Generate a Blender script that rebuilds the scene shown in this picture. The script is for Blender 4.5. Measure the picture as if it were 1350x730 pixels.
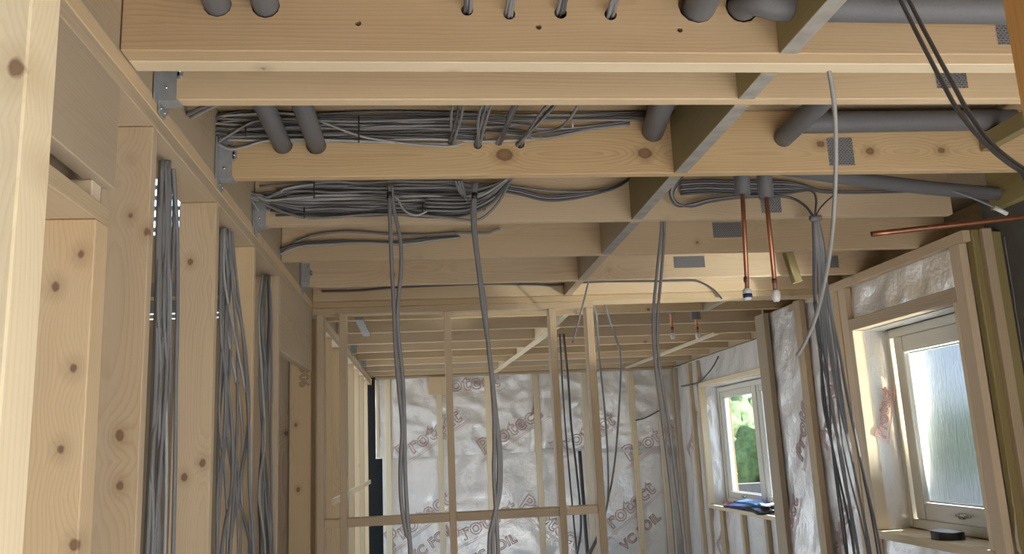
import bpy, bmesh, math, random
from mathutils import Vector, Matrix, noise

for o in list(bpy.data.objects):
    bpy.data.objects.remove(o)
random.seed(7)
scene = bpy.context.scene
COL = scene.collection
U = 0.87          # one measuring unit in metres (height of the joist undersides above eye level)
EYE = 1.53        # eye height above the floor
F = 1104.034      # focal length in pixels of the 1350 px wide frame
RIGHT = Vector((0.9940545, -0.09934132, -0.04457519))
UP = Vector((0.02370228, -0.20214007, 0.97906976))
FWD = Vector((0.10627251, 0.97430524, 0.19858363))

# ---------------------------------------------------------------- camera
cam_data = bpy.data.cameras.new('camera')
cam = bpy.data.objects.new('camera', cam_data)
COL.objects.link(cam)
cam_data.sensor_width = 36.0
cam_data.lens = 36.0 * F / 1350.0
cam_data.clip_start = 0.05
cam_data.clip_end = 500
m = Matrix.Identity(4)
for i in range(3):
    m[i][0], m[i][1], m[i][2] = RIGHT[i], UP[i], -FWD[i]
m[2][3] = EYE
cam.matrix_world = m
scene.camera = cam

# ---------------------------------------------------------------- world, lights, exposure
scene.view_settings.view_transform = 'Standard'
scene.view_settings.look = 'None'
scene.view_settings.gamma = 1.0
scene.view_settings.exposure = 1.18
world = bpy.data.worlds.new('overcast_sky')
scene.world = world
world.use_nodes = True
wn = world.node_tree.nodes
wbg = wn['Background']
wtc = wn.new('ShaderNodeTexCoord')
wsep = wn.new('ShaderNodeSeparateXYZ')
wrp = wn.new('ShaderNodeValToRGB')
wl_ = world.node_tree.links
wl_.new(wtc.outputs['Generated'], wsep.inputs[0])
wl_.new(wsep.outputs[2], wrp.inputs[0])
wrp.color_ramp.elements[0].position = 0.03
wrp.color_ramp.elements[0].color = (0.92, 0.97, 1.0, 1)
wrp.color_ramp.elements[1].position = 0.28
wrp.color_ramp.elements[1].color = (0.52, 0.73, 1.0, 1)
wl_.new(wrp.outputs[0], wbg.inputs['Color'])
wbg.inputs['Strength'].default_value = 1.15


def W(x, y, z):
    return Vector((x * U, y * U, EYE + z * U))


sun = bpy.data.lights.new('sun', 'SUN')
suno = bpy.data.objects.new('sun', sun)
COL.objects.link(suno)
sun.energy = 13.0
sun.angle = math.radians(1.0)
sun.color = (1.0, 0.97, 0.93)
suno.location = (8, 0, 8)
suno.rotation_euler = Vector((-1.0, -0.05, -0.66)).to_track_quat('-Z', 'Y').to_euler()

# added spot lamp standing in for sunlight bounced through the near window onto joists
gl = bpy.data.lights.new('glint_spot', 'SPOT')
glo = bpy.data.objects.new('glint_spot', gl)
COL.objects.link(glo)
gl.energy = 7500
gl.color = (1.0, 0.93, 0.80)
gl.spot_size = math.radians(30)
gl.spot_blend = 0.25
gl.shadow_soft_size = 0.05
glo.location = W(5.3, 3.15, -1.55)
glo.rotation_euler = (W(1.75, 5.05, 1.05) - glo.location).to_track_quat('-Z', 'Y').to_euler()


# ---------------------------------------------------------------- measuring helpers (units)
def ray(px, py):
    return FWD + RIGHT * ((px - 675) / F) - UP * ((py - 365) / F)


def at_y(px, py, y):
    d = ray(px, py)
    d = d * (y / d.y)
    return d


def at_x(px, py, x):
    d = ray(px, py)
    return d * (x / d.x)


def at_z(px, py, z):
    d = ray(px, py)
    return d * (z / d.z)


def WV(v):
    return W(v.x, v.y, v.z)


# ---------------------------------------------------------------- object helpers
def empty(name, loc, kind=None, label=None, cat=None, group=None):
    o = bpy.data.objects.new(name, None)
    COL.objects.link(o)
    o.empty_display_size = 0.1
    o.matrix_world = Matrix.Translation(loc)
    tag(o, label, cat, group, kind)
    return o


def tag(o, label=None, cat=None, group=None, kind=None):
    if label: o['label'] = label
    if cat: o['category'] = cat
    if group: o['group'] = group
    if kind: o['kind'] = kind
    return o


def link(name, me, mat, parent=None, mw=None, mats=None):
    o = bpy.data.objects.new(name, me)
    COL.objects.link(o)
    if not me.materials:
        for mm_ in (mats or [mat]):
            me.materials.append(mm_)
    mw = mw or Matrix.Identity(4)
    if parent:
        o.parent = parent
        o.matrix_parent_inverse = parent_world(parent).inverted()
    o.matrix_world = mw
    WORLD[o.name] = mw.copy()
    return o


WORLD = {}


def parent_world(p):
    return WORLD.get(p.name, p.matrix_world)


def bm_mesh(name, bm, smooth=False):
    me = bpy.data.meshes.new(name)
    bm.normal_update()
    bm.to_mesh(me)
    bm.free()
    if smooth:
        for p in me.polygons:
            p.use_smooth = True
    return me


def box_bm(sx, sy, sz, bev=0.0022, bm=None, c=(0, 0, 0)):
    own = bm is None
    bm = bm or bmesh.new()
    r = bmesh.ops.create_cube(bm, size=1)
    for v in r['verts']:
        v.co = Vector((v.co.x * sx + c[0], v.co.y * sy + c[1], v.co.z * sz + c[2]))
    if bev and own:
        bmesh.ops.bevel(bm, geom=bm.edges[:], offset=min(bev, sx * .2, sy * .2, sz * .2), segments=1, affect='EDGES')
    return bm


def timber(name, parent, xr, yr, zr, mat, bev=0.0022, mats=None, post=None):
    """axis aligned piece given by ranges in units; its local X runs along the grain"""
    c = W((xr[0] + xr[1]) / 2, (yr[0] + yr[1]) / 2, (zr[0] + zr[1]) / 2)
    s = [abs(xr[1] - xr[0]) * U, abs(yr[1] - yr[0]) * U, abs(zr[1] - zr[0]) * U]
    ax = s.index(max(s))
    if ax == 0:
        R = Matrix.Identity(3); d = (s[0], s[1], s[2])
    elif ax == 1:
        R = Matrix(((0, -1, 0), (1, 0, 0), (0, 0, 1))); d = (s[1], s[0], s[2])
    else:
        R = Matrix(((0, 0, -1), (0, 1, 0), (1, 0, 0))); d = (s[2], s[1], s[0])
    bm = box_bm(*d, bev=bev)
    if post: post(bm)
    me = bm_mesh(name, bm)
    return link(name, me, mat, parent, Matrix.Translation(c) @ R.to_4x4(), mats)


def beam(name, parent, a, b, w, h, mat, up=Vector((0, 0, 1)), bev=0.002):
    """piece between world points a and b, section w (sideways) by h (along up), metres"""
    x = (b - a)
    L = x.length
    x.normalize()
    y = up.cross(x).normalized()
    z = x.cross(y)
    R = Matrix((x, y, z)).transposed().to_4x4()
    me = bm_mesh(name, box_bm(L, w, h, bev))
    return link(name, me, mat, parent, Matrix.Translation((a + b) / 2) @ R)


def catmull(pts, n=6):
    if len(pts) < 3:
        return pts
    P = [pts[0] * 2 - pts[1]] + list(pts) + [pts[-1] * 2 - pts[-2]]
    out = []
    for i in range(1, len(P) - 2):
        p0, p1, p2, p3 = P[i - 1], P[i], P[i + 1], P[i + 2]
        for k in range(n):
            t = k / n
            out.append(0.5 * ((2 * p1) + (p2 - p0) * t + (2 * p0 - 5 * p1 + 4 * p2 - p3) * t * t + (3 * p1 - p0 - 3 * p2 + p3) * t ** 3))
    out.append(pts[-1])
    return out


def tube_bm(pts, r, sides=6, bm=None, flat=1.0):
    bm = bm or bmesh.new()
    rings = []
    n = len(pts)
    ref = None
    for i, p in enumerate(pts):
        t = (pts[min(i + 1, n - 1)] - pts[max(i - 1, 0)]).normalized()
        if ref is None:
            ref = Vector((0, 0, 1)) if abs(t.z) < .9 else Vector((1, 0, 0))
        u = (ref - t * ref.dot(t)).normalized()
        v = t.cross(u)
        ref = u
        rr = r(i / (n - 1)) if callable(r) else r
        rings.append([bm.verts.new(p + (u * math.cos(2 * math.pi * k / sides) + v * flat * math.sin(2 * math.pi * k / sides)) * rr) for k in range(sides)])
    for a, b in zip(rings, rings[1:]):
        for k in range(sides):
            bm.faces.new((a[k], a[(k + 1) % sides], b[(k + 1) % sides], b[k]))
    bm.faces.new(rings[0][::-1])
    bm.faces.new(rings[-1])
    return bm


def tube(name, pts, r, mat, parent=None, sides=6, n=6, flat=1.0):
    """a tube object whose origin is its first point"""
    pts = catmull(pts, n)
    o0 = pts[0].copy()
    me = bm_mesh(name, tube_bm([p - o0 for p in pts], r, sides, flat=flat), True)
    return link(name, me, mat, parent, Matrix.Translation(o0))


# ---------------------------------------------------------------- materials
def new_mat(name):
    mt = bpy.data.materials.new(name)
    mt.use_nodes = True
    nt = mt.node_tree
    b = nt.nodes['Principled BSDF']
    return mt, nt, b


def N(nt, typ, **kw):
    n = nt.nodes.new(typ)
    for k, v in kw.items():
        if k in n.inputs.keys():
            n.inputs[k].default_value = v
        else:
            setattr(n, k, v)
    return n


def M_(nt, op, a, b=None, c=None, clamp=False):
    n = nt.nodes.new('ShaderNodeMath')
    n.operation = op
    n.use_clamp = clamp
    for i, s in enumerate((a, b, c)):
        if s is None: continue
        if isinstance(s, (int, float)):
            n.inputs[i].default_value = s
        else:
            nt.links.new(s, n.inputs[i])
    return n.outputs[0]


def VM(nt, op, a, b=None):
    n = nt.nodes.new('ShaderNodeVectorMath')
    n.operation = op
    for i, s in enumerate((a, b)):
        if s is None: continue
        if isinstance(s, (tuple, list, Vector)):
            n.inputs[i].default_value = s
        else:
            nt.links.new(s, n.inputs[i])
    return n.outputs['Value'] if op in ('LENGTH', 'DISTANCE', 'DOT_PRODUCT') else n.outputs[0]


def ramp(nt, fac, stops):
    n = nt.nodes.new('ShaderNodeValToRGB')
    e = n.color_ramp.elements
    while len(e) < len(stops):
        e.new(0.5)
    for i, (p, c) in enumerate(stops):
        e[i].position = p
        e[i].color = (*c, 1)
    nt.links.new(fac, n.inputs[0])
    return n.outputs[0]


def mix(nt, fac, a, b, mode='MIX'):
    n = nt.nodes.new('ShaderNodeMix')
    n.data_type = 'RGBA'
    n.blend_type = mode
    for s, idx in ((fac, 0), (a, 6), (b, 7)):
        if isinstance(s, (int, float)):
            n.inputs[idx].default_value = s
        elif isinstance(s, tuple):
            n.inputs[idx].default_value = (*s, 1)
        else:
            nt.links.new(s, n.inputs[idx])
    return n.outputs[2]


def wood(name, light, dark, knots=(), ring=0.0075, tint=0.16, grain=1.0, knot_amt=1.0):
    mt, nt, b = new_mat(name)
    tc = N(nt, 'ShaderNodeTexCoord').outputs['Object']
    rnd = N(nt, 'ShaderNodeObjectInfo').outputs['Random']
    off = N(nt, 'ShaderNodeCombineXYZ')
    nt.links.new(M_(nt, 'MULTIPLY', rnd, 41.3), off.inputs[0])
    nt.links.new(M_(nt, 'MULTIPLY', rnd, 17.7), off.inputs[1])
    nt.links.new(M_(nt, 'MULTIPLY', rnd, 29.1), off.inputs[2])
    offv = off.outputs[0]
    P = VM(nt, 'ADD', tc, offv)
    # knots scattered at random
    PS = VM(nt, 'MULTIPLY', P, (2.3, 6.0, 6.0))
    vo = N(nt, 'ShaderNodeTexVoronoi', Scale=1.0)
    nt.links.new(PS, vo.inputs['Vector'])
    dv = VM(nt, 'MULTIPLY', VM(nt, 'SUBTRACT', vo.outputs['Position'], PS), (1 / 2.3, 1 / 6.0, 1 / 6.0))
    kd = VM(nt, 'LENGTH', dv)
    sep = N(nt, 'ShaderNodeSeparateColor')
    nt.links.new(vo.outputs['Color'], sep.inputs[0])
    kr = M_(nt, 'MULTIPLY', M_(nt, 'SUBTRACT', sep.outputs[0], 0.35, clamp=True), 0.020 * knot_amt)
    kn = N(nt, 'ShaderNodeTexNoise', Scale=90.0, Detail=2.0)
    nt.links.new(P, kn.inputs['Vector'])
    wob = M_(nt, 'MULTIPLY', M_(nt, 'SUBTRACT', kn.outputs[0], 0.5), 0.006)
    field = M_(nt, 'SUBTRACT', M_(nt, 'ADD', kd, wob), kr)      # negative inside a knot
    gate = M_(nt, 'GREATER_THAN', kr, 0.0005)
    field = M_(nt, 'ADD', field, M_(nt, 'MULTIPLY', M_(nt, 'SUBTRACT', 1.0, gate), 1.0))
    for (kx, ky, kz, r) in knots:
        d = VM(nt, 'MULTIPLY', VM(nt, 'SUBTRACT', tc, (kx, ky, kz)), (0.75, 0.4, 1.0))
        f2 = M_(nt, 'SUBTRACT', M_(nt, 'ADD', VM(nt, 'LENGTH', d), wob), r)
        field = M_(nt, 'MINIMUM', field, f2)
    # growth rings round a pith that lies off the piece, bent round the knots
    nz = N(nt, 'ShaderNodeTexNoise', Scale=1.0, Detail=2.5)
    nt.links.new(VM(nt, 'MULTIPLY', P, (0.85, 6.0, 6.0)), nz.inputs['Vector'])
    sx = N(nt, 'ShaderNodeSeparateXYZ')
    nt.links.new(tc, sx.inputs[0])
    yy = M_(nt, 'ADD', sx.outputs[1], M_(nt, 'MULTIPLY_ADD', rnd, 0.09, 0.02))
    zz = M_(nt, 'ADD', sx.outputs[2], M_(nt, 'MULTIPLY_ADD', M_(nt, 'FRACT', M_(nt, 'MULTIPLY', rnd, 7.3)), 0.16, -0.08))
    rad = M_(nt, 'SQRT', M_(nt, 'ADD', M_(nt, 'MULTIPLY', yy, yy), M_(nt, 'MULTIPLY', zz, zz)))
    rad = M_(nt, 'ADD', rad, M_(nt, 'MULTIPLY', M_(nt, 'SUBTRACT', nz.outputs[0], 0.5), 0.065))
    bump_k = M_(nt, 'POWER', 2.718, M_(nt, 'MULTIPLY', M_(nt, 'MAXIMUM', field, 0.0), -28.0))
    rad = M_(nt, 'ADD', rad, M_(nt, 'MULTIPLY', bump_k, 0.03))
    rv_ = N(nt, 'ShaderNodeTexNoise', Scale=38.0, Detail=1.0)
    nt.links.new(VM(nt, 'MULTIPLY', P, (0.03, 1.0, 1.0)), rv_.inputs['Vector'])
    fr = M_(nt, 'FRACT', M_(nt, 'MULTIPLY_ADD', rv_.outputs[0], 1.8, M_(nt, 'DIVIDE', rad, ring)))
    late = ramp(nt, fr, [(0.0, (0, 0, 0)), (0.45, (.12, .12, .12)), (0.88, (1, 1, 1)), (1.0, (0, 0, 0))])
    fib = N(nt, 'ShaderNodeTexNoise', Scale=1.0, Detail=3.0)
    nt.links.new(VM(nt, 'MULTIPLY', P, (5.0, 260.0, 260.0)), fib.inputs['Vector'])
    big = N(nt, 'ShaderNodeTexNoise', Scale=1.0, Detail=2.0)
    nt.links.new(VM(nt, 'MULTIPLY', P, (1.3, 8.0, 8.0)), big.inputs['Vector'])
    sl = N(nt, 'ShaderNodeSeparateColor')
    nt.links.new(late, sl.inputs[0])
    g = M_(nt, 'MULTIPLY', M_(nt, 'MULTIPLY', sl.outputs[0], 0.36 * grain), M_(nt, 'MULTIPLY_ADD', big.outputs[0], 1.6, 0.1))
    g = M_(nt, 'ADD', g, M_(nt, 'MULTIPLY', M_(nt, 'SUBTRACT', fib.outputs[0], 0.5), 0.35))
    g = M_(nt, 'ADD', g, M_(nt, 'MULTIPLY', M_(nt, 'SUBTRACT', big.outputs[0], 0.45), 0.7), clamp=True)
    colr = mix(nt, g, light, dark)
    hv = N(nt, 'ShaderNodeHueSaturation')
    nt.links.new(colr, hv.inputs['Color'])
    r2 = M_(nt, 'FRACT', M_(nt, 'MULTIPLY', rnd, 13.7))
    nt.links.new(M_(nt, 'MULTIPLY_ADD', r2, tint * 2, 1.0 - tint), hv.inputs['Value'])
    r3 = M_(nt, 'FRACT', M_(nt, 'MULTIPLY', rnd, 5.9))
    nt.links.new(M_(nt, 'MULTIPLY_ADD', r3, 0.3, 0.85), hv.inputs['Saturation'])
    colr = hv.outputs[0]
    kmask = M_(nt, 'SUBTRACT', 1.0, M_(nt, 'MULTIPLY', M_(nt, 'ADD', field, 0.002), 280.0, clamp=True), clamp=True)
    halo = M_(nt, 'MULTIPLY', M_(nt, 'SUBTRACT', 1.0, M_(nt, 'MULTIPLY', field, 45.0, clamp=True), clamp=True), 0.45)
    core = ramp(nt, M_(nt, 'MULTIPLY_ADD', field, 60.0, 1.0, clamp=True), [(0.0, (.24, .12, .062)), (1.0, (.15, .072, .038))])
    colr = mix(nt, halo, colr, tuple(c * .75 for c in dark))
    colr = mix(nt, M_(nt, 'MULTIPLY', kmask, 0.8), colr, core)
    nt.links.new(colr, b.inputs['Base Color'])
    b.inputs['Roughness'].default_value = 0.62
    b.inputs['Specular IOR Level'].default_value = 0.35
    bp = N(nt, 'ShaderNodeBump', Strength=0.12, Distance=0.002)
    nt.links.new(g, bp.inputs['Height'])
    nt.links.new(bp.outputs[0], b.inputs['Normal'])
    return mt


def plain(name, col, rough=0.5, metal=0.0, spec=0.5, nscale=None, namt=0.15, bump=0.0, trans=0.0):
    mt, nt, b = new_mat(name)
    b.inputs['Base Color'].default_value = (*col, 1)
    b.inputs['Roughness'].default_value = rough
    b.inputs['Metallic'].default_value = metal
    b.inputs['Specular IOR Level'].default_value = spec
    if nscale:
        tc = N(nt, 'ShaderNodeTexCoord').outputs['Object']
        nz = N(nt, 'ShaderNodeTexNoise', Scale=nscale, Detail=4.0)
        nt.links.new(tc, nz.inputs['Vector'])
        c = mix(nt, nz.outputs[0], tuple(x * (1 - namt) for x in col), tuple(min(1, x * (1 + namt)) for x in col))
        nt.links.new(c, b.inputs['Base Color'])
        if bump:
            bp = N(nt, 'ShaderNodeBump', Strength=bump, Distance=0.004)
            nt.links.new(nz.outputs[0], bp.inputs['Height'])
            nt.links.new(bp.outputs[0], b.inputs['Normal'])
    return mt


PL, PD = (0.63, 0.49, 0.325), (0.47, 0.32, 0.19)
pine = wood('pine', PL, PD)
pine_pale = wood('pale_pine', (0.69, 0.575, 0.40), (0.54, 0.405, 0.24), grain=0.8)
pine_dull = wood('dull_pine', (0.48, 0.38, 0.26), (0.33, 0.24, 0.15))
treated = wood('treated_timber', (0.33, 0.27, 0.13), (0.21, 0.165, 0.075), grain=0.6)
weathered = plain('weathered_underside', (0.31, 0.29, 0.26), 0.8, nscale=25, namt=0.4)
chip = plain('chipboard', (0.36, 0.27, 0.17), 0.8, nscale=120, namt=0.3, bump=0.2)
osb = plain('strand_board', (0.42, 0.29, 0.15), 0.7, nscale=45, namt=0.4, bump=0.2)
galv = plain('galvanised_steel', (0.40, 0.415, 0.435), 0.45, 0.45, nscale=60, namt=0.2)
def plate_mat():
    mt, nt, b = new_mat('toothed_plate')
    tc = N(nt, 'ShaderNodeTexCoord').outputs['Object']
    br = N(nt, 'ShaderNodeTexBrick', Scale=1.0)
    br.inputs['Color1'].default_value = (.05, .05, .055, 1)
    br.inputs['Color2'].default_value = (.08, .08, .085, 1)
    br.inputs['Mortar'].default_value = (.30, .30, .32, 1)
    br.inputs['Brick Width'].default_value = .011
    br.inputs['Row Height'].default_value = .0065
    br.inputs['Mortar Size'].default_value = .0022
    sx = N(nt, 'ShaderNodeSeparateXYZ')
    nt.links.new(tc, sx.inputs[0])
    cb = N(nt, 'ShaderNodeCombineXYZ')
    nt.links.new(sx.outputs[0], cb.inputs[0])
    nt.links.new(sx.outputs[2], cb.inputs[1])
    nt.links.new(cb.outputs[0], br.inputs['Vector'])
    nt.links.new(br.outputs['Color'], b.inputs['Base Color'])
    b.inputs['Metallic'].default_value = 0.4
    b.inputs['Roughness'].default_value = 0.45
    return mt
toothed = plate_mat()
lagging = plain('grey_foam', (0.135, 0.135, 0.145), 0.55, spec=0.4, nscale=220, namt=0.15, bump=0.1)
cable_mid = plain('grey_sheath', (0.20, 0.20, 0.21), 0.45)
cable_lt = plain('light_grey_sheath', (0.35, 0.35, 0.35), 0.4)
cable_dk = plain('dark_grey_sheath', (0.085, 0.085, 0.092), 0.45)
black_pl = plain('black_plastic', (0.02, 0.02, 0.022), 0.45)
white_pl = plain('white_plastic', (0.75, 0.76, 0.76), 0.35)
copper = plain('copper', (0.47, 0.21, 0.125), 0.36, 0.9, nscale=30, namt=0.25)
copper_dk = plain('dark_marking', (0.12, 0.05, 0.04), 0.5)
print_red = plain('red_print', (0.46, 0.25, 0.23), 0.6)
cream = plain('cream_paint', (0.66, 0.63, 0.55), 0.35)
concrete = plain('concrete', (0.60, 0.585, 0.56), 0.85, nscale=6, namt=0.15)
render_grey = plain('grey_render', (0.13, 0.13, 0.12), 0.9, nscale=14, namt=0.25, bump=0.4)
insul = plain('grey_breather_sheet', (0.30, 0.31, 0.32), 0.7, nscale=8)
silver = plain('chrome', (0.7, 0.7, 0.7), 0.2, 1.0)
navy = plain('navy_plastic', (0.02, 0.03, 0.12), 0.4)
blue = plain('blue_plastic', (0.05, 0.16, 0.45), 0.4)
red_pl = plain('red_plastic', (0.5, 0.06, 0.05), 0.4)
paper = plain('white_paper', (0.75, 0.76, 0.78), 0.6)
ink = plain('pencil_ink', (0.06, 0.045, 0.04), 0.8)
grass = plain('meadow', (0.10, 0.11, 0.05), 0.9, nscale=1.5, namt=0.5)
leafm = plain('leaves', (0.13, 0.20, 0.07), 0.8, nscale=9, namt=0.98, bump=1.0)
bark = plain('bark', (0.12, 0.08, 0.05), 0.9)
stone = plain('pale_stone', (0.16, 0.15, 0.14), 0.9, nscale=5)
gravel = plain('gravel', (0.17, 0.16, 0.145), 0.9, nscale=4)


def membrane_mat():
    mt, nt, b = new_mat('silver_vapour_membrane')
    tc = N(nt, 'ShaderNodeTexCoord').outputs['Object']
    n1 = N(nt, 'ShaderNodeTexNoise', Scale=7.0, Detail=5.0, Roughness=0.6)
    nt.links.new(tc, n1.inputs['Vector'])
    n2 = N(nt, 'ShaderNodeTexNoise', Scale=45.0, Detail=3.0)
    nt.links.new(tc, n2.inputs['Vector'])
    c = mix(nt, n1.outputs[0], (0.74, 0.72, 0.71), (0.90, 0.895, 0.90))
    nt.links.new(c, b.inputs['Base Color'])
    b.inputs['Metallic'].default_value = 0.40
    b.inputs['Roughness'].default_value = 0.27
    h = M_(nt, 'ADD', M_(nt, 'ABSOLUTE', M_(nt, 'SUBTRACT', n1.outputs[0], 0.5)), M_(nt, 'MULTIPLY', n2.outputs[0], 0.12))
    bp = N(nt, 'ShaderNodeBump', Strength=0.75, Distance=0.016)
    nt.links.new(h, bp.inputs['Height'])
    nt.links.new(bp.outputs[0], b.inputs['Normal'])
    return mt


membrane = membrane_mat()


def glass_mat(name, frosted):
    mt, nt, b = new_mat(name)
    nt.nodes.remove(b)
    out = nt.nodes['Material Output']
    tr = N(nt, 'ShaderNodeBsdfTransparent')
    tr.inputs[0].default_value = (0.93, 0.96, 0.97, 1)
    gl_ = N(nt, 'ShaderNodeBsdfGlossy', Roughness=0.03)
    mx = N(nt, 'ShaderNodeMixShader')
    fz = N(nt, 'ShaderNodeFresnel', IOR=1.45)
    geo = N(nt, 'ShaderNodeNewGeometry')
    nt.links.new(M_(nt, 'MULTIPLY', fz.outputs[0], M_(nt, 'SUBTRACT', 1.0, geo.outputs['Backfacing'])), mx.inputs[0])
    if frosted:
        tc = N(nt, 'ShaderNodeTexCoord').outputs['Object']
        nz = N(nt, 'ShaderNodeTexNoise', Scale=1.0, Detail=3.0)
        nt.links.new(VM(nt, 'MULTIPLY', tc, (40.0, 75.0, 12.0)), nz.inputs['Vector'])
        bp = N(nt, 'ShaderNodeBump', Strength=0.9, Distance=0.006)
        nt.links.new(nz.outputs[0], bp.inputs['Height'])
        rf = N(nt, 'ShaderNodeBsdfRefraction', Roughness=0.32, IOR=1.12)
        rf.inputs[0].default_value = (0.37, 0.42, 0.47, 1)
        nt.links.new(bp.outputs[0], rf.inputs['Normal'])
        m2 = N(nt, 'ShaderNodeMixShader')
        m2.inputs[0].default_value = 0.80
        nt.links.new(tr.outputs[0], m2.inputs[1])
        nt.links.new(rf.outputs[0], m2.inputs[2])
        nt.links.new(m2.outputs[0], mx.inputs[1])
        nt.links.new(bp.outputs[0], gl_.inputs['Normal'])
    else:
        nt.links.new(tr.outputs[0], mx.inputs[1])
    nt.links.new(gl_.outputs[0], mx.inputs[2])
    nt.links.new(mx.outputs[0], out.inputs[0])
    return mt


clear_glass = glass_mat('clear_glass', False)
frosted_glass = glass_mat('obscured_glass', True)

# ================================================================ SETTING
# ---------------------------------------------------------------- floor and ground
FZ = -1.76
timber('floor', None, (-4.2, 3.7), (-3.0, 12.3), (FZ - 0.15, FZ), concrete)['kind'] = 'structure'
g_o = timber('ground_outside', None, (3.9, 90), (-30, 90), (FZ - 0.5, FZ - 0.25), gravel)
g_o['kind'] = 'structure'

# ---------------------------------------------------------------- ceiling: joists, noggings, deck
JB, JT = 1.0, 1.253
ceiling = empty('ceiling', W(1.2, 6, 1.0), 'structure')


def local_knots(pl, c, axis='joist'):
    out = []
    for (px, py, y, r) in pl:
        v = WV(at_y(px, py, y)) - c
        out.append((v.x, v.y, v.z, r) if axis == 'joist' else (v.z, v.y, -v.x, r))
    return out


def drill(o, holes, length=0.4):
    """real holes along world Y through a joist: (x, z, radius m) in units"""
    bm = bmesh.new()
    for (x, y, z, r) in holes:
        mat_ = Matrix.Translation(W(x, y, z)) @ Matrix.Rotation(math.pi / 2, 4, 'X')
        bmesh.ops.create_cone(bm, cap_ends=True, segments=12, radius1=r, radius2=r, depth=length, matrix=mat_)
    me = bm_mesh('cut', bm)
    c = bpy.data.objects.new('cut', me)
    COL.objects.link(c)
    md = o.modifiers.new('b', 'BOOLEAN')
    md.object = c
    md.operation = 'DIFFERENCE'
    md.solver = 'EXACT'
    bpy.context.view_layer.update()
    dg = bpy.context.evaluated_depsgraph_get()
    nm = bpy.data.meshes.new_from_object(o.evaluated_get(dg))
    o.modifiers.clear()
    o.data = nm
    bpy.data.objects.remove(c)


c3 = W((-0.728 + 2.97) / 2, (2.985 + 3.03) / 2, (JB + JT) / 2)
pine_j3 = wood('pine_big_knots', (0.61, 0.45, 0.265), (0.39, 0.23, 0.11),
               local_knots([(665, 204, 2.985, .021), (850, 202, 2.985, .018), (1082, 190, 2.985, .011), (1147, 199, 2.985, .012), (1241, 198, 2.985, .010)], c3), ring=0.009, knot_amt=0.4)

joists = []
for i, (y0, y1, xe, mt) in enumerate([
    (1.995, 2.0535, 2.97, wood('pine_darker', (0.53, 0.40, 0.265), (0.39, 0.27, 0.165))), (2.0545, 2.113, 2.97, pine_pale), (2.293, 2.338, 2.97, pine), (2.985, 3.03, 2.97, pine_j3),  # front ply in an evenly darker pine
    (3.645, 3.69, 2.54, pine), (4.345, 4.39, 2.97, pine), (5.055, 5.10, 2.97, pine), (5.575, 5.62, 2.97, pine),
    (6.43, 6.475, 3.45, pine), (7.125, 7.17, 3.45, pine), (7.875, 7.92, 3.45, pine), (8.545, 8.59, 3.45, pine),
    (9.225, 9.27, 3.45, pine), (9.905, 9.95, 3.45, pine), (10.6, 10.645, 3.45, pine), (11.30, 11.345, 3.45, pine)]):
    joists.append(timber('joist', ceiling, (-0.728, xe), (y0, y1), (JB, JT), mt))
for yj in (-2.1, -1.42, -0.74, -0.06, 0.62, 1.30):  # unseen joists overhead, added to shade the face of the first joist
    timber('joist', ceiling, (-0.728, 2.99), (yj, yj + .045), (JB, JT), pine)
tag(joists[3], 'joist with two large brown knots and a row of cable holes')
drill(joists[0], [(0.132, 1.99, 1.118, .014), (0.242, 1.99, 1.108, .014), (0.378, 1.99, 1.113, .015), (0.512, 1.99, 1.11, .015),
                  (-0.148, 1.99, 1.078, .007), (0.318, 1.99, 1.072, .007), (0.697, 1.99, 1.067, .007)], 0.16)
drill(joists[3], [(0.12, 3.0, 1.128, .011), (0.219, 3.0, 1.118, .014), (0.38, 3.0, 1.12, .015), (0.47, 3.0, 1.147, .006)], 0.16)

PH = [(-0.499, 1.128), (-0.380, 1.126)]
for jn, yy in ((0, 2.02), (1, 2.08), (2, 2.31), (3, 3.0)):
    hl = [(x, yy, z - .004 * (jn == 3), .0312) for x, z in PH]
    if jn < 3: hl.append((0.75 + (.03 if jn == 2 else 0), yy, 1.14, .046))
    if jn < 2: hl.append((0.875, yy, 1.135, .040))
    if jn == 2: hl += [(0.125, yy, 1.148, .018), (0.235, yy, 1.138, .020), (0.36, yy, 1.145, .022), (0.47, yy, 1.142, .024), (1.40, yy, 1.142, .040)]
    if jn == 1: hl += [(0.132, yy, 1.118, .016), (0.242, yy, 1.11, .016), (0.378, yy, 1.115, .017), (0.512, yy, 1.112, .017)]
    drill(joists[jn], hl, 0.05)

# rim beams the joists hang from
timber('rim_beam', ceiling, (-0.775, -0.731), (-2.2, 11.6), (1.0, 1.253), pine_dull)
timber('rim_beam', ceiling, (3.451, 3.495), (6.8, 11.6), (1.0, 1.253), pine_dull)
timber('trimmer', ceiling, (2.70, 2.745), (3.031, 3.60), (1.0, 1.245), treated)
# rough offcut behind the third joist's right end
timber('nogging', ceiling, (2.235, 2.28), (2.34, 2.984), (1.075, 1.142), treated)


def block_post(bm):
    pass


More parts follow.
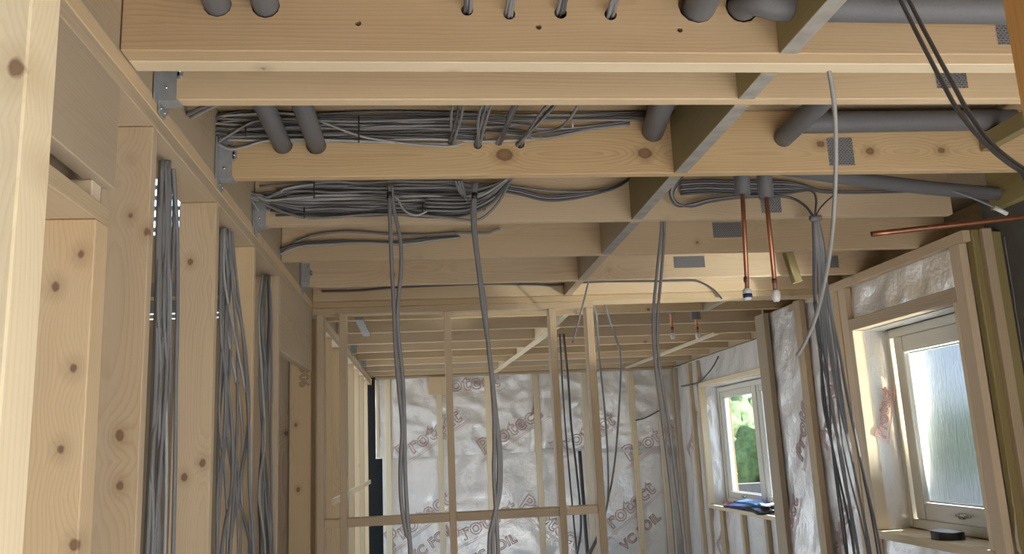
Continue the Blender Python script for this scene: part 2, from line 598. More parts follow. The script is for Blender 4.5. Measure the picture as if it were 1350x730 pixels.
STR = [(1.60, 1.995), (2.113, 2.293), (2.338, 2.985), (3.03, 3.645), (3.69, 4.345), (4.39, 5.055), (5.10, 5.575)]
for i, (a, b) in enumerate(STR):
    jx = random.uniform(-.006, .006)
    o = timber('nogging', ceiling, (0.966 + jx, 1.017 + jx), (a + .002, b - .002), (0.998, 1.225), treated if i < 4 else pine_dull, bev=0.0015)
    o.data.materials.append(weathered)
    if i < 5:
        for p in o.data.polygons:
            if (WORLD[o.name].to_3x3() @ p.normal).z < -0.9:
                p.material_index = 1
for (x0, x1, a, b, mt) in [(1.10, 1.145, 6.48, 7.12, pine_pale), (0.93, 0.975, 10.0, 10.595, pine), (1.05, 1.095, 7.175, 7.87, pine_pale), (1.02, 1.065, 8.6, 9.22, pine_pale),
                           (2.225, 2.27, 5.76, 6.43, pine_dull)]:
    timber('nogging', ceiling, (x0, x1), (a, b), (0.998, 1.2), mt)
# diagonal restraint battens nailed under the far joists
beam('restraint_batten', ceiling, W(2.80, 7.75, 0.985), W(2.74, 11.2, 0.985), 0.055, 0.02, pine_pale)
beam('restraint_batten', ceiling, W(1.13, 7.0, 0.988), W(0.93, 11.2, 0.988), 0.05, 0.018, pine_pale)
beam('restraint_batten', ceiling, W(-0.478, 6.25, 0.987), W(-0.482, 7.17, 0.987), 0.055, 0.02, weathered)
beam('peg', ceiling, W(2.335, 5.03, 1.14), W(2.375, 5.03, 0.945), 0.045, 0.045, treated, up=Vector((0, 1, 0)))

# floor boards of the storey above, resting on the joists
dk = None
y = -2.25
row = 0
while y < 11.55:
    y2 = min(y + 0.69, 11.6)
    xs = [-0.86, 1.0, 2.3, 3.5] if row % 2 else [-0.86, 0.3, 1.9, 3.5]
    for a, b in zip(xs, xs[1:]):
        timber('deck_board', ceiling, (a + .0002, b - .0002), (y + .0002, y2 - .0002), (JT + .001, JT + .026), chip)
    y = y2
    row += 1

# joist hangers: folded steel straps
def hanger(y0, y1, short=False):
    bm = bmesh.new()
    t = 0.003
    yc, w = (y0 + y1) / 2 * U, (y1 - y0) * U
    x0 = -0.728 * U
    def bx(xa, xb, ya, yb, za, zb):
        r = bmesh.ops.create_cube(bm, size=1)
        for v in r['verts']:
            v.co = Vector(((xa + xb) / 2 + v.co.x * (xb - xa), (ya + yb) / 2 + v.co.y * (yb - ya), (za + zb) / 2 + v.co.z * (zb - za)))
    zb_ = EYE + 1.0 * U
    for s in (-1, 1):
        ye = yc + s * (w / 2 + t)
        bx(x0, x0 + .044, min(ye, ye - s * t), max(ye, ye - s * t), zb_ - .003, zb_ + .125)
        # shaped nailing tab
        bx(x0 + .044, x0 + .058, min(ye, ye - s * t), max(ye, ye - s * t), zb_ + .062, zb_ + .085)
        bx(x0 + .044, x0 + .051, min(ye, ye - s * t), max(ye, ye - s * t), zb_ + .054, zb_ + .094)
        # face flange on the rim
        bx(x0, x0 + t, min(ye, ye + s * .034), max(ye, ye + s * .034), zb_ - .012, zb_ + .125)
    bx(x0, x0 + .05, yc - w / 2 - t, yc + w / 2 + t, zb_ - .004, zb_ - .001)
    # folded toe that drops over the wall plate
    bx(x0 + .001, x0 + .005, yc - w / 2, yc + w / 2 + .01, zb_ - .034, zb_ - .003)
    bmesh.ops.bevel(bm, geom=bm.edges[:], offset=0.0007, segments=1, affect='EDGES')
    me = bm_mesh('joist_hanger', bm)
    o = link('joist_hanger', me, galv, ceiling)
    for k in range(3):
        bmn = bmesh.new()
        bmesh.ops.create_icosphere(bmn, subdivisions=1, radius=0.0045)
        link('nail', bm_mesh('nail', bmn, True), silver, o, Matrix.Translation((x0 + (.02, .05, .033)[k], y0 * U - .004, zb_ + (.03, .074, .105)[k])))
    for k in range(2):
        bmn = bmesh.new()
        bmesh.ops.create_icosphere(bmn, subdivisions=1, radius=0.004)
        link('nail', bm_mesh('nail', bmn, True), silver, o, Matrix.Translation((x0 + .006, yc + (-.012, .018)[k], zb_ - .02)))
    return o


for (a, b) in [(2.293, 2.338), (2.985, 3.03), (3.645, 3.69), (5.055, 5.10), (8.545, 8.59), (9.905, 9.95)]:
    hanger(a, b)


# nail plates over the joist splices: steel sheet with rows of pressed teeth
def nail_plate(j, xa, xb, y, za, zb, mt=toothed):
    cx, cz = (xa + xb) / 2, (za + zb) / 2
    w, h = (xb - xa) * U, (zb - za) * U
    bm = bmesh.new()
    nx, nz = max(4, int(w / .010)), max(3, int(h / .008))
    grid = [[bm.verts.new((-w / 2 + w * i / nx, -0.0015, -h / 2 + h * k / nz)) for k in range(nz + 1)] for i in range(nx + 1)]
    for i in range(nx):
        for k in range(nz):
            f = bm.faces.new((grid[i][k], grid[i + 1][k], grid[i + 1][k + 1], grid[i][k + 1]))
            if (i + k) % 2 == 0:
                r = bmesh.ops.inset_individual(bm, faces=[f], thickness=0.0018)
                for v in f.verts:
                    v.co.y += 0.0012
    bmesh.ops.recalc_face_normals(bm, faces=bm.faces[:])
    me = bm_mesh('nail_plate', bm)
    return link('nail_plate', me, mt, j, Matrix.Translation(W(cx, y, cz)))


nail_plate(joists[3], 1.596, 1.701, 2.985, 1.024, 1.137)
nail_plate(joists[2], 1.609, 1.712, 2.293, 1.035, 1.095)
nail_plate(joists[5], 1.600, 1.765, 4.345, 1.08, 1.166)
nail_plate(joists[4], 1.586, 1.685, 3.645, 1.02, 1.10)
nail_plate(joists[6], 1.587, 1.789, 5.055, 1.063, 1.137)
nail_plate(joists[0], 1.60, 1.71, 1.995, 1.03, 1.09)
nail_plate(joists[6], 2.62, 2.68, 5.055, 1.04, 1.12)

# ---------------------------------------------------------------- left wall: open timber frame
wl = empty('wall_left', W(-0.8, 6, FZ), 'structure')
XL0, XL1 = -0.86, -0.73
timber('head_binder', wl, (XL0, XL1), (1.3, 11.6), (0.957, 0.9995), pine)
timber('top_plate', wl, (XL0, XL1), (1.3, 11.6), (0.913, 0.956), pine)
timber('sole_plate', wl, (XL0, XL1), (1.9, 11.6), (FZ, FZ + .044), pine)
# first doorway: lintel, sill batten, cripple stud
lintel_m = wood('lintel_timber', (0.46, 0.37, 0.27), (0.31, 0.225, 0.15), grain=0.7, knot_amt=0.2)
timber('lintel', wl, (XL1 - .045, XL1 + .001), (1.30, 2.012), (0.648, 0.911), lintel_m)
timber('lintel', wl, (XL0, XL0 + .045), (1.30, 2.012), (0.648, 0.911), lintel_m)
timber('lintel_plate', wl, (XL0, XL1), (1.30, 1.985), (0.548, 0.592), pine_dull)
timber('packer', wl, (XL0 + .01, XL1 - .02), (1.93, 1.984), (0.593, 0.647), pine_pale)
kn = wood('pine_cripple', PL, PD, local_knots([(98, 718, 1.91, .0085), (107, 335, 1.91, .006), (73, 378, 1.91, .007), (97, 485, 1.91, .006), (80, 592, 1.91, .006)], W(-.795, 1.9475, (FZ + .044 + .547) / 2), 'stud'), knot_amt=0.4)
timber('cripple_stud', wl, (XL0, XL1), (1.91, 1.985), (FZ + .044, 0.547), kn)
STUDS = [2.27, 2.995, 3.665, 4.295, 5.50]
stud_knots = {0: [(158, 574, 2.27, .0095), (158, 640, 2.27, .008), (172, 284, 2.27, .005), (194, 305, 2.27, .007)],
              1: [(243, 629, 2.995, .009), (267, 610, 2.995, .009), (251, 345, 2.995, .008)], 4: [(393, 645, 5.5, .010), (390, 560, 5.5, .008)]}
studs = []
for i, y0 in enumerate(STUDS):
    mt = pine
    if i in stud_knots:
        mt = wood('pine_stud', PL, PD, local_knots(stud_knots[i], W(-.795, y0 + .02, (FZ + .044 + .912) / 2), 'stud'), knot_amt=0.4)
    studs.append(timber('stud', wl, (XL0, XL1), (y0, y0 + .041), (FZ + .044, 0.912), mt))
timber('stud', wl, (-0.945, -0.885), (5.60, 5.64), (FZ, 0.912), pine_dull)
timber('lintel', wl, (XL1 - .045, XL1 + .001), (4.337, 5.545), (0.535, 0.911), pine)
timber('nogging', wl, (XL0 + .02, XL1 - .03), (3.707, 4.294), (-0.50, -0.456), pine_dull)
for k in range(8):
    y0 = 6.02 + .69 * k
    timber('stud', wl, (XL0, XL1), (y0, y0 + .041), (FZ + .044, 0.912), pine)
timber('stud', wl, (XL0, XL1), (5.76, 5.80), (FZ + .044, 0.912), pine_dull)
timber('nailed_batten', wl, (XL1 + .001, XL1 + .022), (6.7, 11.0), (-0.375, -0.325), pine_pale)

# pencilled number on the doorway stud
cu = bpy.data.curves.new('n', 'FONT')
cu.body = '906'
cu.size = 0.075
cu.fill_mode = 'NONE'
cu.bevel_depth = 0.0011
cu.bevel_resolution = 0
to = bpy.data.objects.new('n', cu)
COL.objects.link(to)
bpy.context.view_layer.update()
me = bpy.data.meshes.new_from_object(to.evaluated_get(bpy.context.evaluated_depsgraph_get()))
bpy.data.objects.remove(to)
tx = Matrix.Translation(WV(at_y(395, 484, 5.498))) @ Matrix.Rotation(math.pi / 2, 4, 'X') @ Matrix.Rotation(-math.pi / 2, 4, 'Z')
me.materials.clear()
link('pencilled_number', me, ink, studs[4], tx)

# ---------------------------------------------------------------- stud partition across the room
wp = empty('wall_partition', W(0.2, 5.65, FZ), 'structure')
PY0, PY1 = 5.578, 5.69
timber('head_binder', wp, (-0.729, 2.79), (5.576, 5.76), (0.957, 0.998), pine)
timber('head_plate', wp, (-0.729, 1.16), (PY0, PY1), (0.913, 0.956), pine)
PS_ = [(-0.70, -0.655), (-0.555, -0.51), (0.137, 0.182), (0.85, 0.895), (1.105, 1.155)]
for (a, b) in PS_:
    timber('stud', wp, (a, b), (PY0, PY1), (FZ, 0.912), pine)
for (a, b) in zip(PS_, PS_[1:]):
    timber('nogging', wp, (a[1] + .001, b[0] - .001), (PY0 + .004, PY1 - .004), (-0.452, -0.398), pine)


# ---------------------------------------------------------------- vapour membrane sheets
def sheet_h(u, v, seed, amp, pins=(), pw=0.10):
    """billow of a loosely fixed sheet (metres), pinned where a batten crosses"""
    p = Vector((u * 1.6 + seed, v * 1.1, seed * 2.3))
    h = noise.noise(p) * 0.9
    q = Vector((u * 3.1 + v * 1.3, v * 2.6 - u * .8 + seed, 3.1))
    h += (0.55 - abs(noise.noise(q)) * 1.6) * 0.7
    q2 = Vector((u * 7.0 + v * 3, v * 8.0 + seed * 3, 9.0))
    h += (0.5 - abs(noise.noise(q2)) * 1.5) * 0.28
    w = 1.0
    for c in pins:
        w = min(w, 0.12 + min(1.0, abs(u - c) / pw) * 0.88)
    return amp * h * w


def sheet(name, parent, plane, pos, ur, vr, step, seed, amp, pins=(), holes=(), sign=-1):
    """plane 'x' or 'y' at pos (units); u along the wall, v height (units); holes are (u0,u1,v0,v1)"""
    us, vs = [], []
    def lin(a, b, cuts):
        pts = [a] + sorted(c for c in cuts if a < c < b) + [b]
        out = []
        for p, q in zip(pts, pts[1:]):
            n = max(1, int((q - p) / step))
            out += [p + (q - p) * i / n for i in range(n)]
        return out + [b]
    us = lin(ur[0], ur[1], [h[i] for h in holes for i in (0, 1)])
    vs = lin(vr[0], vr[1], [h[i] for h in holes for i in (2, 3)])
    o0 = W(pos, ur[0], vr[0]) if plane == 'x' else W(ur[0], pos, vr[0])
    bm = bmesh.new()
    g = {}
    for i, u in enumerate(us):
        for k, v in enumerate(vs):
            d = sign * sheet_h(u, v, seed, amp, pins)
            p = W(pos, u, v) + Vector((d, 0, 0)) if plane == 'x' else W(u, pos, v) + Vector((0, d, 0))
            g[i, k] = bm.verts.new(p - o0)
    for i in range(len(us) - 1):
        for k in range(len(vs) - 1):
            uc, vc = (us[i] + us[i + 1]) / 2, (vs[k] + vs[k + 1]) / 2
            if any(h[0] < uc < h[1] and h[2] < vc < h[3] for h in holes):
                continue
            f = (g[i, k], g[i + 1, k], g[i + 1, k + 1], g[i, k + 1])
            bm.faces.new(f if plane == 'y' else f[::-1])
    return link(name, bm_mesh(name, bm, True), membrane, parent, Matrix.Translation(o0))


def printed(parent, body, plane, pos, cu_, cv_, size, ang, seed, amp, pins=(), sign=-1, lift=0.004, swirl=True):
    """outlined lettering printed on a sheet, following its billows"""
    dirn = 1 if plane == 'y' else -1
    parts = []
    for off in (0.0, 0.032):
        cu = bpy.data.curves.new('p', 'FONT')
        cu.body = body
        cu.size = size * U
        cu.align_x = 'CENTER'
        cu.fill_mode = 'NONE'
        cu.offset = off * size * U
        cu.bevel_depth = 0.0021
        cu.bevel_resolution = 0
        cu.resolution_u = 3
        cu.space_character = 1.08
        to = bpy.data.objects.new('p', cu)
        COL.objects.link(to)
        bpy.context.view_layer.update()
        parts.append(bpy.data.meshes.new_from_object(to.evaluated_get(bpy.context.evaluated_depsgraph_get())))
        bpy.data.objects.remove(to)
    me = parts[0]
    bm = bmesh.new()
    for p_ in parts:
        bm.from_mesh(p_)
    bm.to_mesh(me)
    bm.free()
    if swirl:   # double rule under the words
        bm = bmesh.new()
        bm.from_mesh(me)
        for yy in (-0.16, -0.24):
            pts = [Vector(((-1.9 + 3.8 * i / 20) * size * U, (yy + .5 * .0) * size * U, 0)) for i in range(21)]
            tube_bm(pts, 0.0022, 4, bm)
        bm.to_mesh(me)
        bm.free()
    o0 = W(pos, cu_, cv_) if plane == 'x' else W(cu_, pos, cv_)
    ca, sa = math.cos(ang), math.sin(ang)
    for v in me.vertices:
        x, y = v.co.x / U, v.co.y / U
        u = cu_ + dirn * (x * ca - y * sa)
        w = cv_ + (x * sa + y * ca)
        d = sign * (sheet_h(u, w, seed, amp, pins) + lift) + v.co.z * .3
        p = W(pos, u, w) + Vector((d, 0, 0)) if plane == 'x' else W(u, pos, w) + Vector((0, d, 0))
        v.co = p - o0
    me.materials.clear()
    return link('printed_lettering', me, print_red, parent, Matrix.Translation(o0))


# back wall
wb = empty('wall_back', W(1.4, 11.5, FZ), 'structure')
BP = [-0.503, 0.184, 0.84, 1.502, 2.17, 2.83, 3.22]
timber('dark_backing', wb, (-1.2, 3.72), (11.62, 11.66), (FZ, 1.25), plain('gap_black', (0.012, 0.011, 0.010), 0.95))  # near-black backing puts the shade of the unlit gap into the colour
timber('rim_beam', wb, (-0.73, 3.45), (11.47, 11.515), (1.0, 1.253), pine_dull)
timber('head_plate', wb, (-0.66, 3.45), (11.40, 11.50), (0.962, 0.998), pine_dull)
low = sheet('vapour_membrane', wb, 'y', 11.475, (-0.585, 3.46), (FZ, 0.0), 0.045, 3.3, 0.034, BP)
upp = sheet('vapour_membrane', wb, 'y', 11.445, (-0.668, 3.46), (-0.075, 0.965), 0.03, 8.1, 0.045, BP)
for c in BP:
    timber('batten', wb, (c - .036, c + .036), (11.395, 11.435), (FZ, 0.962), pine_pale)
timber('batten', wb, (-0.655, -0.62), (11.395, 11.435), (-0.05, 0.962), pine_pale)
timber('gusset_board', wb, (0.05, 0.288), (11.37, 11.394), (0.73, 0.972), pine)
cu_tape = beam('tape_strip', wb, W(0.95, 11.415, -0.035), W(3.4, 11.415, -0.155), 0.003, 0.022, plain('foil_tape', (0.5, 0.5, 0.5), .4, .6))
for (px, py, ang, sh) in [(570, 572, 32, 0), (676, 566, 30, 0), (772, 572, 26, 0), (866, 575, 30, 0), (612, 506, 4, 0)]:
    q = at_y(px, py, 11.44)
    printed(upp, 'Protect', 'y', 11.445, q.x, q.z - .08, 0.29, math.radians(ang), 8.1, 0.045, BP)
for (px, py, ang) in [(556, 686, 34), (640, 692, 24), (722, 690, -38), (830, 672, 36)]:
    q = at_y(px, py, 11.47)
    t_ = printed(low, 'Protect', 'y', 11.475, q.x, q.z - .05, 0.29, math.radians(ang), 3.3, 0.034, BP)
    a = math.radians(ang)
    if ang > 0: printed(low, 'VC FOIL', 'y', 11.475, q.x + .28 * math.sin(a), q.z - .05 - .34 * math.cos(a), 0.17, a, 3.3, 0.034, BP, swirl=False)


# right wall, far stretch (set back) with the double window
wr = empty('wall_right_far', W(3.5, 9, FZ), 'structure')
FW = (8.0, 10.26, -0.785, 0.625)       # opening
XF = 3.40
far_pins = [11.28, 10.62, 9.86, 9.2, 8.5]
farm = sheet('vapour_membrane', wr, 'x', XF + .05, (6.85, 11.46), (FZ, 0.985), 0.055, 5.7, 0.026, far_pins, [FW])
XO = 3.78
def wall_around(par, x0, x1, yr, zr, hole, mat):
    timber('sheathing_board', par, (x0, x1), (yr[0], hole[0]), zr, mat)
    timber('sheathing_board', par, (x0, x1), (hole[1], yr[1]), zr, mat)
    timber('sheathing_board', par, (x0, x1), (hole[0], hole[1]), (hole[3], zr[1]), mat)
    timber('sheathing_board', par, (x0, x1), (hole[0], hole[1]), (zr[0], hole[2]), mat)
wall_around(wr, XO - .05, XO, (6.8, 12.1), (FZ, 1.9), (7.9, 10.22, -0.77, 0.61), osb)
timber('return_wall', wr, (2.88, 3.75), (6.80, 6.84), (FZ, 1.25), osb)
for (a, b, z0, z1) in [(11.23, 11.31, FZ, .96), (11.38, 11.44, FZ, .96), (10.59, 10.66, FZ, .96), (10.262, 10.33, FZ, .96), (9.78, 9.90, FZ, -.83), (9.16, 9.23, FZ, -.83), (8.5, 8.57, FZ, -.83)]:
    timber('batten', wr, (XF, XF + .044), (a, b), (z0, z1), pine_dull)
timber('lintel_batten', wr, (XF, XF + .05), (7.9, 10.3), (0.626, 0.68), pine_pale)
timber('sill_board', wr, (XF - .01, XF + .17), (7.9, 10.262), (-0.83, -0.786), pine_pale)
timber('jamb_board', wr, (XF, XF + .075), (10.222, 10.261), (-0.785, 0.625), pine_pale)
def reveal(par, xa, xb, ya, yb, za, zb, fixed, seed):
    """membrane turned into a window reveal; fixed 'y' = jamb, 'z' = head"""
    bm = bmesh.new()
    nx, nn = 8, 30
    o0 = W(xa, ya, za)
    g = {}
    for i in range(nx + 1):
        for k in range(nn + 1):
            x = xa + (xb - xa) * i / nx
            w = math.sin(math.pi * i / nx)
            if fixed == 'y':
                z = za + (zb - za) * k / nn
                d = sheet_h(x * 3, z * 2, seed, 0.018) * w
                p = W(x, ya, z) + Vector((0, -abs(d), 0))
            else:
                y_ = ya + (yb - ya) * k / nn
                d = sheet_h(x * 3, y_ * 2, seed, 0.014) * w
                p = W(x, y_, za) + Vector((0, 0, -abs(d)))
            g[i, k] = bm.verts.new(p - o0)
    for i in range(nx):
        for k in range(nn):
            bm.faces.new((g[i, k], g[i + 1, k], g[i + 1, k + 1], g[i, k + 1]))
    return link('reveal_membrane', bm_mesh('reveal_membrane', bm, True), membrane, par, Matrix.Translation(o0))
reveal(wr, XF + .075, 3.66, 10.235, 0, -0.785, 0.62, 'y', 2.2)
reveal(wr, XF + .05, 3.66, 7.9, 10.24, 0.622, 0, 'z', 4.4)


def window(n, X, yr, zr, panes, glassm, label, thick=0.10, fw=0.055, sw=0.065):
    """frame round the opening, each casement a sash with its pane; X is the inner face"""
    w = empty('window_%d' % n, W(X, (yr[0] + yr[1]) / 2, zr[0]), 'structure')
    bm = bmesh.new()
    def ring(y0, y1, z0, z1, wd, xa, xb, bm):
        for (ya, yb, za, zb) in ((y0, y0 + wd, z0, z1), (y1 - wd, y1, z0, z1), (y0 + wd, y1 - wd, z0, z0 + wd), (y0 + wd, y1 - wd, z1 - wd, z1)):
            c = W((xa + xb) / 2, (ya + yb) / 2, (za + zb) / 2)
            r = bmesh.ops.create_cube(bm, size=1)
            for v in r['verts']:
                v.co = Vector((v.co.x * (xb - xa) * U, v.co.y * (yb - ya) * U, v.co.z * (zb - za) * U)) + c
    def fin(name, bm, par, mt):
        bmesh.ops.bevel(bm, geom=bm.edges[:], offset=0.004, segments=2, affect='EDGES')
        o0 = W(X, yr[0], zr[0])
        for v in bm.verts: v.co -= o0
        return link(name, bm_mesh(name, bm), mt, par, Matrix.Translation(o0))
    ring(yr[0], yr[1], zr[0], zr[1], fw, X, X + thick + .02, bm)
    for (pa, pb) in zip(panes, panes[1:]):
        m_ = (pa[1] + pb[0]) / 2
        hw = (pb[0] - pa[1]) / 2
        r = bmesh.ops.create_cube(bm, size=1)
        c = W(X + thick / 2 + .01, m_, (zr[0] + zr[1]) / 2)
        for v in r['verts']:
            v.co = Vector((v.co.x * (thick + .02) * U, v.co.y * hw * 2 * U, v.co.z * (zr[1] - zr[0] - 2 * fw) * U)) + c
    fin('window_frame', bm, w, cream)
    for (a, b) in panes:
        bm = bmesh.new()
        ring(a + .001, b - .001, zr[0] + fw + .001, zr[1] - fw - .001, sw, X + .012, X + .075, bm)
        s = fin('casement', bm, w, cream)
        bm = bmesh.new()
        ring(a + .004 + sw, b - .004 - sw, zr[0] + fw + sw + .004, zr[1] - fw - sw - .004, 0.012, X + .03, X + .05, bm)
        fin('glazing_bead', bm, s, white_pl)
        g0, g1, z0, z1 = a + sw + .008, b - sw - .008, zr[0] + fw + sw + .008, zr[1] - fw - sw - .008
        bm = box_bm((.004), (g1 - g0) * U, (z1 - z0) * U, 0)
        link('pane', bm_mesh('pane', bm), glassm, s, Matrix.Translation(W(X + .04, (g0 + g1) / 2, (z0 + z1) / 2)))
        # handle on the bottom rail
        bm = bmesh.new()
        box_bm(.012, .05, .03, 0, bm)
        box_bm(.018, .11, .014, 0, bm, (-.012, -.03, .004))
        bmesh.ops.bevel(bm, geom=bm.edges[:], offset=0.003, segments=2, affect='EDGES')
        link('handle', bm_mesh('handle', bm, True), silver, s, Matrix.Translation(W(X + .002, (a + b) / 2 + .02, zr[0] + fw + sw * .5)))
    return w


window(1, 3.62, (7.90, 10.22), (-0.765, 0.605), [(7.955, 9.02 - .03), (9.05 + .03, 10.165)], clear_glass, '')

# right wall, near stretch with the obscured window
wn_ = empty('wall_right_near', W(2.9, 5.3, FZ), 'structure')
NW = (4.10, 5.232, -0.612, 0.645)
XN = 2.79
near_pins = [6.7, 5.98, 5.32, 4.04]
nearm = sheet('vapour_membrane', wn_, 'x', XN + .062, (3.95, 6.79), (FZ, 0.985), 0.04, 1.9, 0.026, near_pins, [NW])
wall_around(wn_, 3.16, 3.21, (3.95, 6.80), (FZ, 1.25), (4.09, 5.225, -0.605, 0.635), osb)
timber('head_batten', wn_, (XN, XN + .045), (3.96, 5.82), (0.94, 0.999), pine)
timber('head_plate', wn_, (XN + .07, 3.1), (3.98, 6.78), (0.94, 0.998), pine_dull)
for (a, b, z0, z1) in [(6.60, 6.785, FZ, .99), (5.925, 6.03, FZ, .985), (5.335, 5.41, FZ, .939), (5.233, 5.325, FZ, .939), (4.0, 4.085, FZ, .939)]:
    timber('batten', wn_, (XN, XN + .045), (a, b), (z0, z1), pine_dull if a > 5.9 else pine)
timber('end_stud', wn_, (XN + .046, XN + .088), (3.955, 3.995), (FZ, 0.999), treated)
timber('end_stud', wn_, (XN + .089, XN + .142), (3.925, 3.985), (FZ, 0.999), pine)
timber('end_stud', wn_, (XN + .143, XN + .205), (3.945, 3.985), (FZ, 0.985), treated)
endm = sheet('vapour_membrane', wn_, 'y', 3.93, (XN + .206, XN + .27), (FZ, 0.95), 0.03, 6.6, 0.012, ())
timber('lintel_batten', wn_, (XN, XN + .083), (4.086, 5.232), (0.646, 0.722), pine)
timber('sill_board', wn_, (XN - .004, XN + .25), (4.086, 5.232), (-0.66, -0.613), pine_pale)
timber('jamb_board', wn_, (XN, XN + .083), (5.195, 5.2315), (-0.612, 0.645), pine_pale)
timber('jamb_board', wn_, (XN, XN + .083), (4.087, 4.12), (-0.612, 0.645), pine_pale)
rv = reveal(wn_, XN + .083, 3.03, 5.21, 0, -0.612, 0.645, 'y', 1.1)
reveal(wn_, XN + .083, 3.03, 4.09, 5.215, 0.643, 0, 'z', 7.4)
window(2, 3.02, (4.088, 5.226), (-0.606, 0.637), [(4.155, 5.145)], frosted_glass, '', thick=.135, fw=0.055, sw=0.10)
for (px, py, ang, sz) in [(1062, 540, 62, .2), (1100, 520, 60, .2), (1046, 690, 60, .2), (1108, 700, 55, .2)]:
    q = at_x(px, py, XN + .06)
    printed(nearm, 'Protect', 'x', XN + .062, q.y, q.z - .1, sz, math.radians(ang), 1.9, 0.026, near_pins)
for (px, py) in [(950, 560), (1000, 700)]:
    q = at_x(px, py, XF + .05)
    printed(farm, 'Protect', 'x', XF + .05, q.y + 1.0, q.z - .1, .22, math.radians(50), 5.7, 0.026, far_pins)
# print in the near window reveal (jamb faces the camera side)
printed(rv, 'Protect', 'y', 5.20, 2.955, 0.10, 0.10, math.radians(75), 0, 0.0, sign=-1, lift=0.02)

# grey rendered masonry in the near right corner
wm = empty('wall_right_masonry', W(3.0, 1, FZ), 'structure')
timber('masonry_panel', wm, (2.998, 3.155), (1.7, 4.07), (FZ, 1.25), render_grey)
timber('masonry_lintel', wm, (2.985, 3.12), (-2.3, 1.7), (0.6, 1.25), render_grey)
timber('masonry_panel', wm, (2.985, 3.12), (-2.6, -2.3), (FZ, 1.25), render_grey)
timber('wall_rear', None, (-3.44, 2.985), (-2.6, -2.5), (FZ, 1.25), plain('plasterboard', (0.66, 0.63, 0.58), 0.8, nscale=5))['kind'] = 'structure'  # unseen wall behind the camera, added to cut and bounce light

# doorway frame the view is taken through
wf = empty('wall_front', W(0.2, 0.97, FZ), 'structure')
timber('door_post', wf, (-0.483, -0.438), (0.927, 1.0), (FZ, 0.93), wood('fresh_pine', (0.82, 0.69, 0.46), (0.68, 0.52, 0.30), local_knots([(24, 92, 0.93, .008), (52, 228, 0.99, .004)], W(-.46, .9635, (FZ + .93) / 2), 'stud'), knot_amt=0.2))
timber('door_post', wf, (0.818, 0.863), (0.927, 1.0), (FZ, 0.93), wood('orange_pine', (0.62, 0.36, 0.14), (0.45, 0.23, 0.08)))
timber('head_plate', wf, (-0.73, 2.9), (0.927, 1.0), (0.931, 0.975), pine)

# space beyond the left wall: open well with a landing and an upper window
ws = empty('wall_stairwell', W(-2.2, 6.2, FZ), 'structure')
timber('strand_board', ws, (-3.4, -0.90), (6.0, 6.04), (FZ, 0.98), pine_dull)
timber('landing_edge', ws, (-3.4, -0.90), (5.93, 5.99), (1.02, 1.10), insul)
timber('landing_edge', ws, (-3.4, -0.90), (5.93, 5.99), (1.13, 1.23), insul)
timber('landing_batten', ws, (-3.4, -0.90), (5.91, 5.96), (1.10, 1.125), pine_pale)
timber('landing_batten', ws, (-3.4, -0.90), (5.91, 5.96), (0.98, 1.0), pine_pale)
timber('strand_board', ws, (-0.895, -0.865), (-2.6, 6.54), (1.285, 3.2), pine_dull)  # unseen upper wall, added to block light coming through the stairwell
UPW = (-2.3, -1.45, 1.72, 2.5)
timber('strand_board', ws, (-3.4, -2.3), (6.5, 6.54), (1.24, 3.2), pine_dull)
timber('strand_board', ws, (-1.45, -0.90), (6.5, 6.54), (1.24, 3.2), pine_dull)
timber('strand_board', ws, (-2.3, -1.45), (6.5, 6.54), (1.24, 1.72), pine_dull)
timber('strand_board', ws, (-2.3, -1.45), (6.5, 6.54), (2.5, 3.2), pine_dull)
timber('strand_board', ws, (-3.44, -3.4), (-2.6, 6.54), (FZ, 3.2), pine_dull)
timber('roof_board', ws, (-3.44, -0.90), (-2.6, 6.54), (3.2, 3.25), pine_dull)
for k in range(9):
    z0 = 1.74 + .085 * k
    timber('blind_slat', ws, (-2.29, -1.46), (6.46, 6.49), (z0, z0 + .03), plain('pale_slat', (0.5, 0.55, 0.62), .5) if k == 0 else bpy.data.materials['pale_slat'])

# ================================================================ THINGS
# ---------------------------------------------------------------- lagged pipes
def lagged(pts, r, label, group=None, extra=None):
    o = tube('insulated_pipe', pts, r, lagging, None, 16, 5)
    tag(o, label, 'pipe', group)
    return o


PR = 0.0295
for (xa, za, xb, zb, lb) in [(-0.499, 1.13, -0.50, 1.122, 'grey foam lagged pipe nearest the left wall, passing through the first joists'),
                             (-0.380, 1.13, -0.376, 1.120, 'second grey foam lagged pipe from the left wall, running between the joists')]:
    lagged([W(xa, 1.45, za), W(xa, 2.0, za), W((xa + xb) / 2, 2.5, (za + zb) / 2), W(xb, 3.0, zb)], PR, lb)
lagged([W(0.74, 1.45, 1.135), W(0.757, 2.0, 1.135), W(0.83, 2.55, 1.15), W(0.90, 3.0, 1.17)], 0.038, 'fat grey lagged pipe running past the left side of the line of noggings')
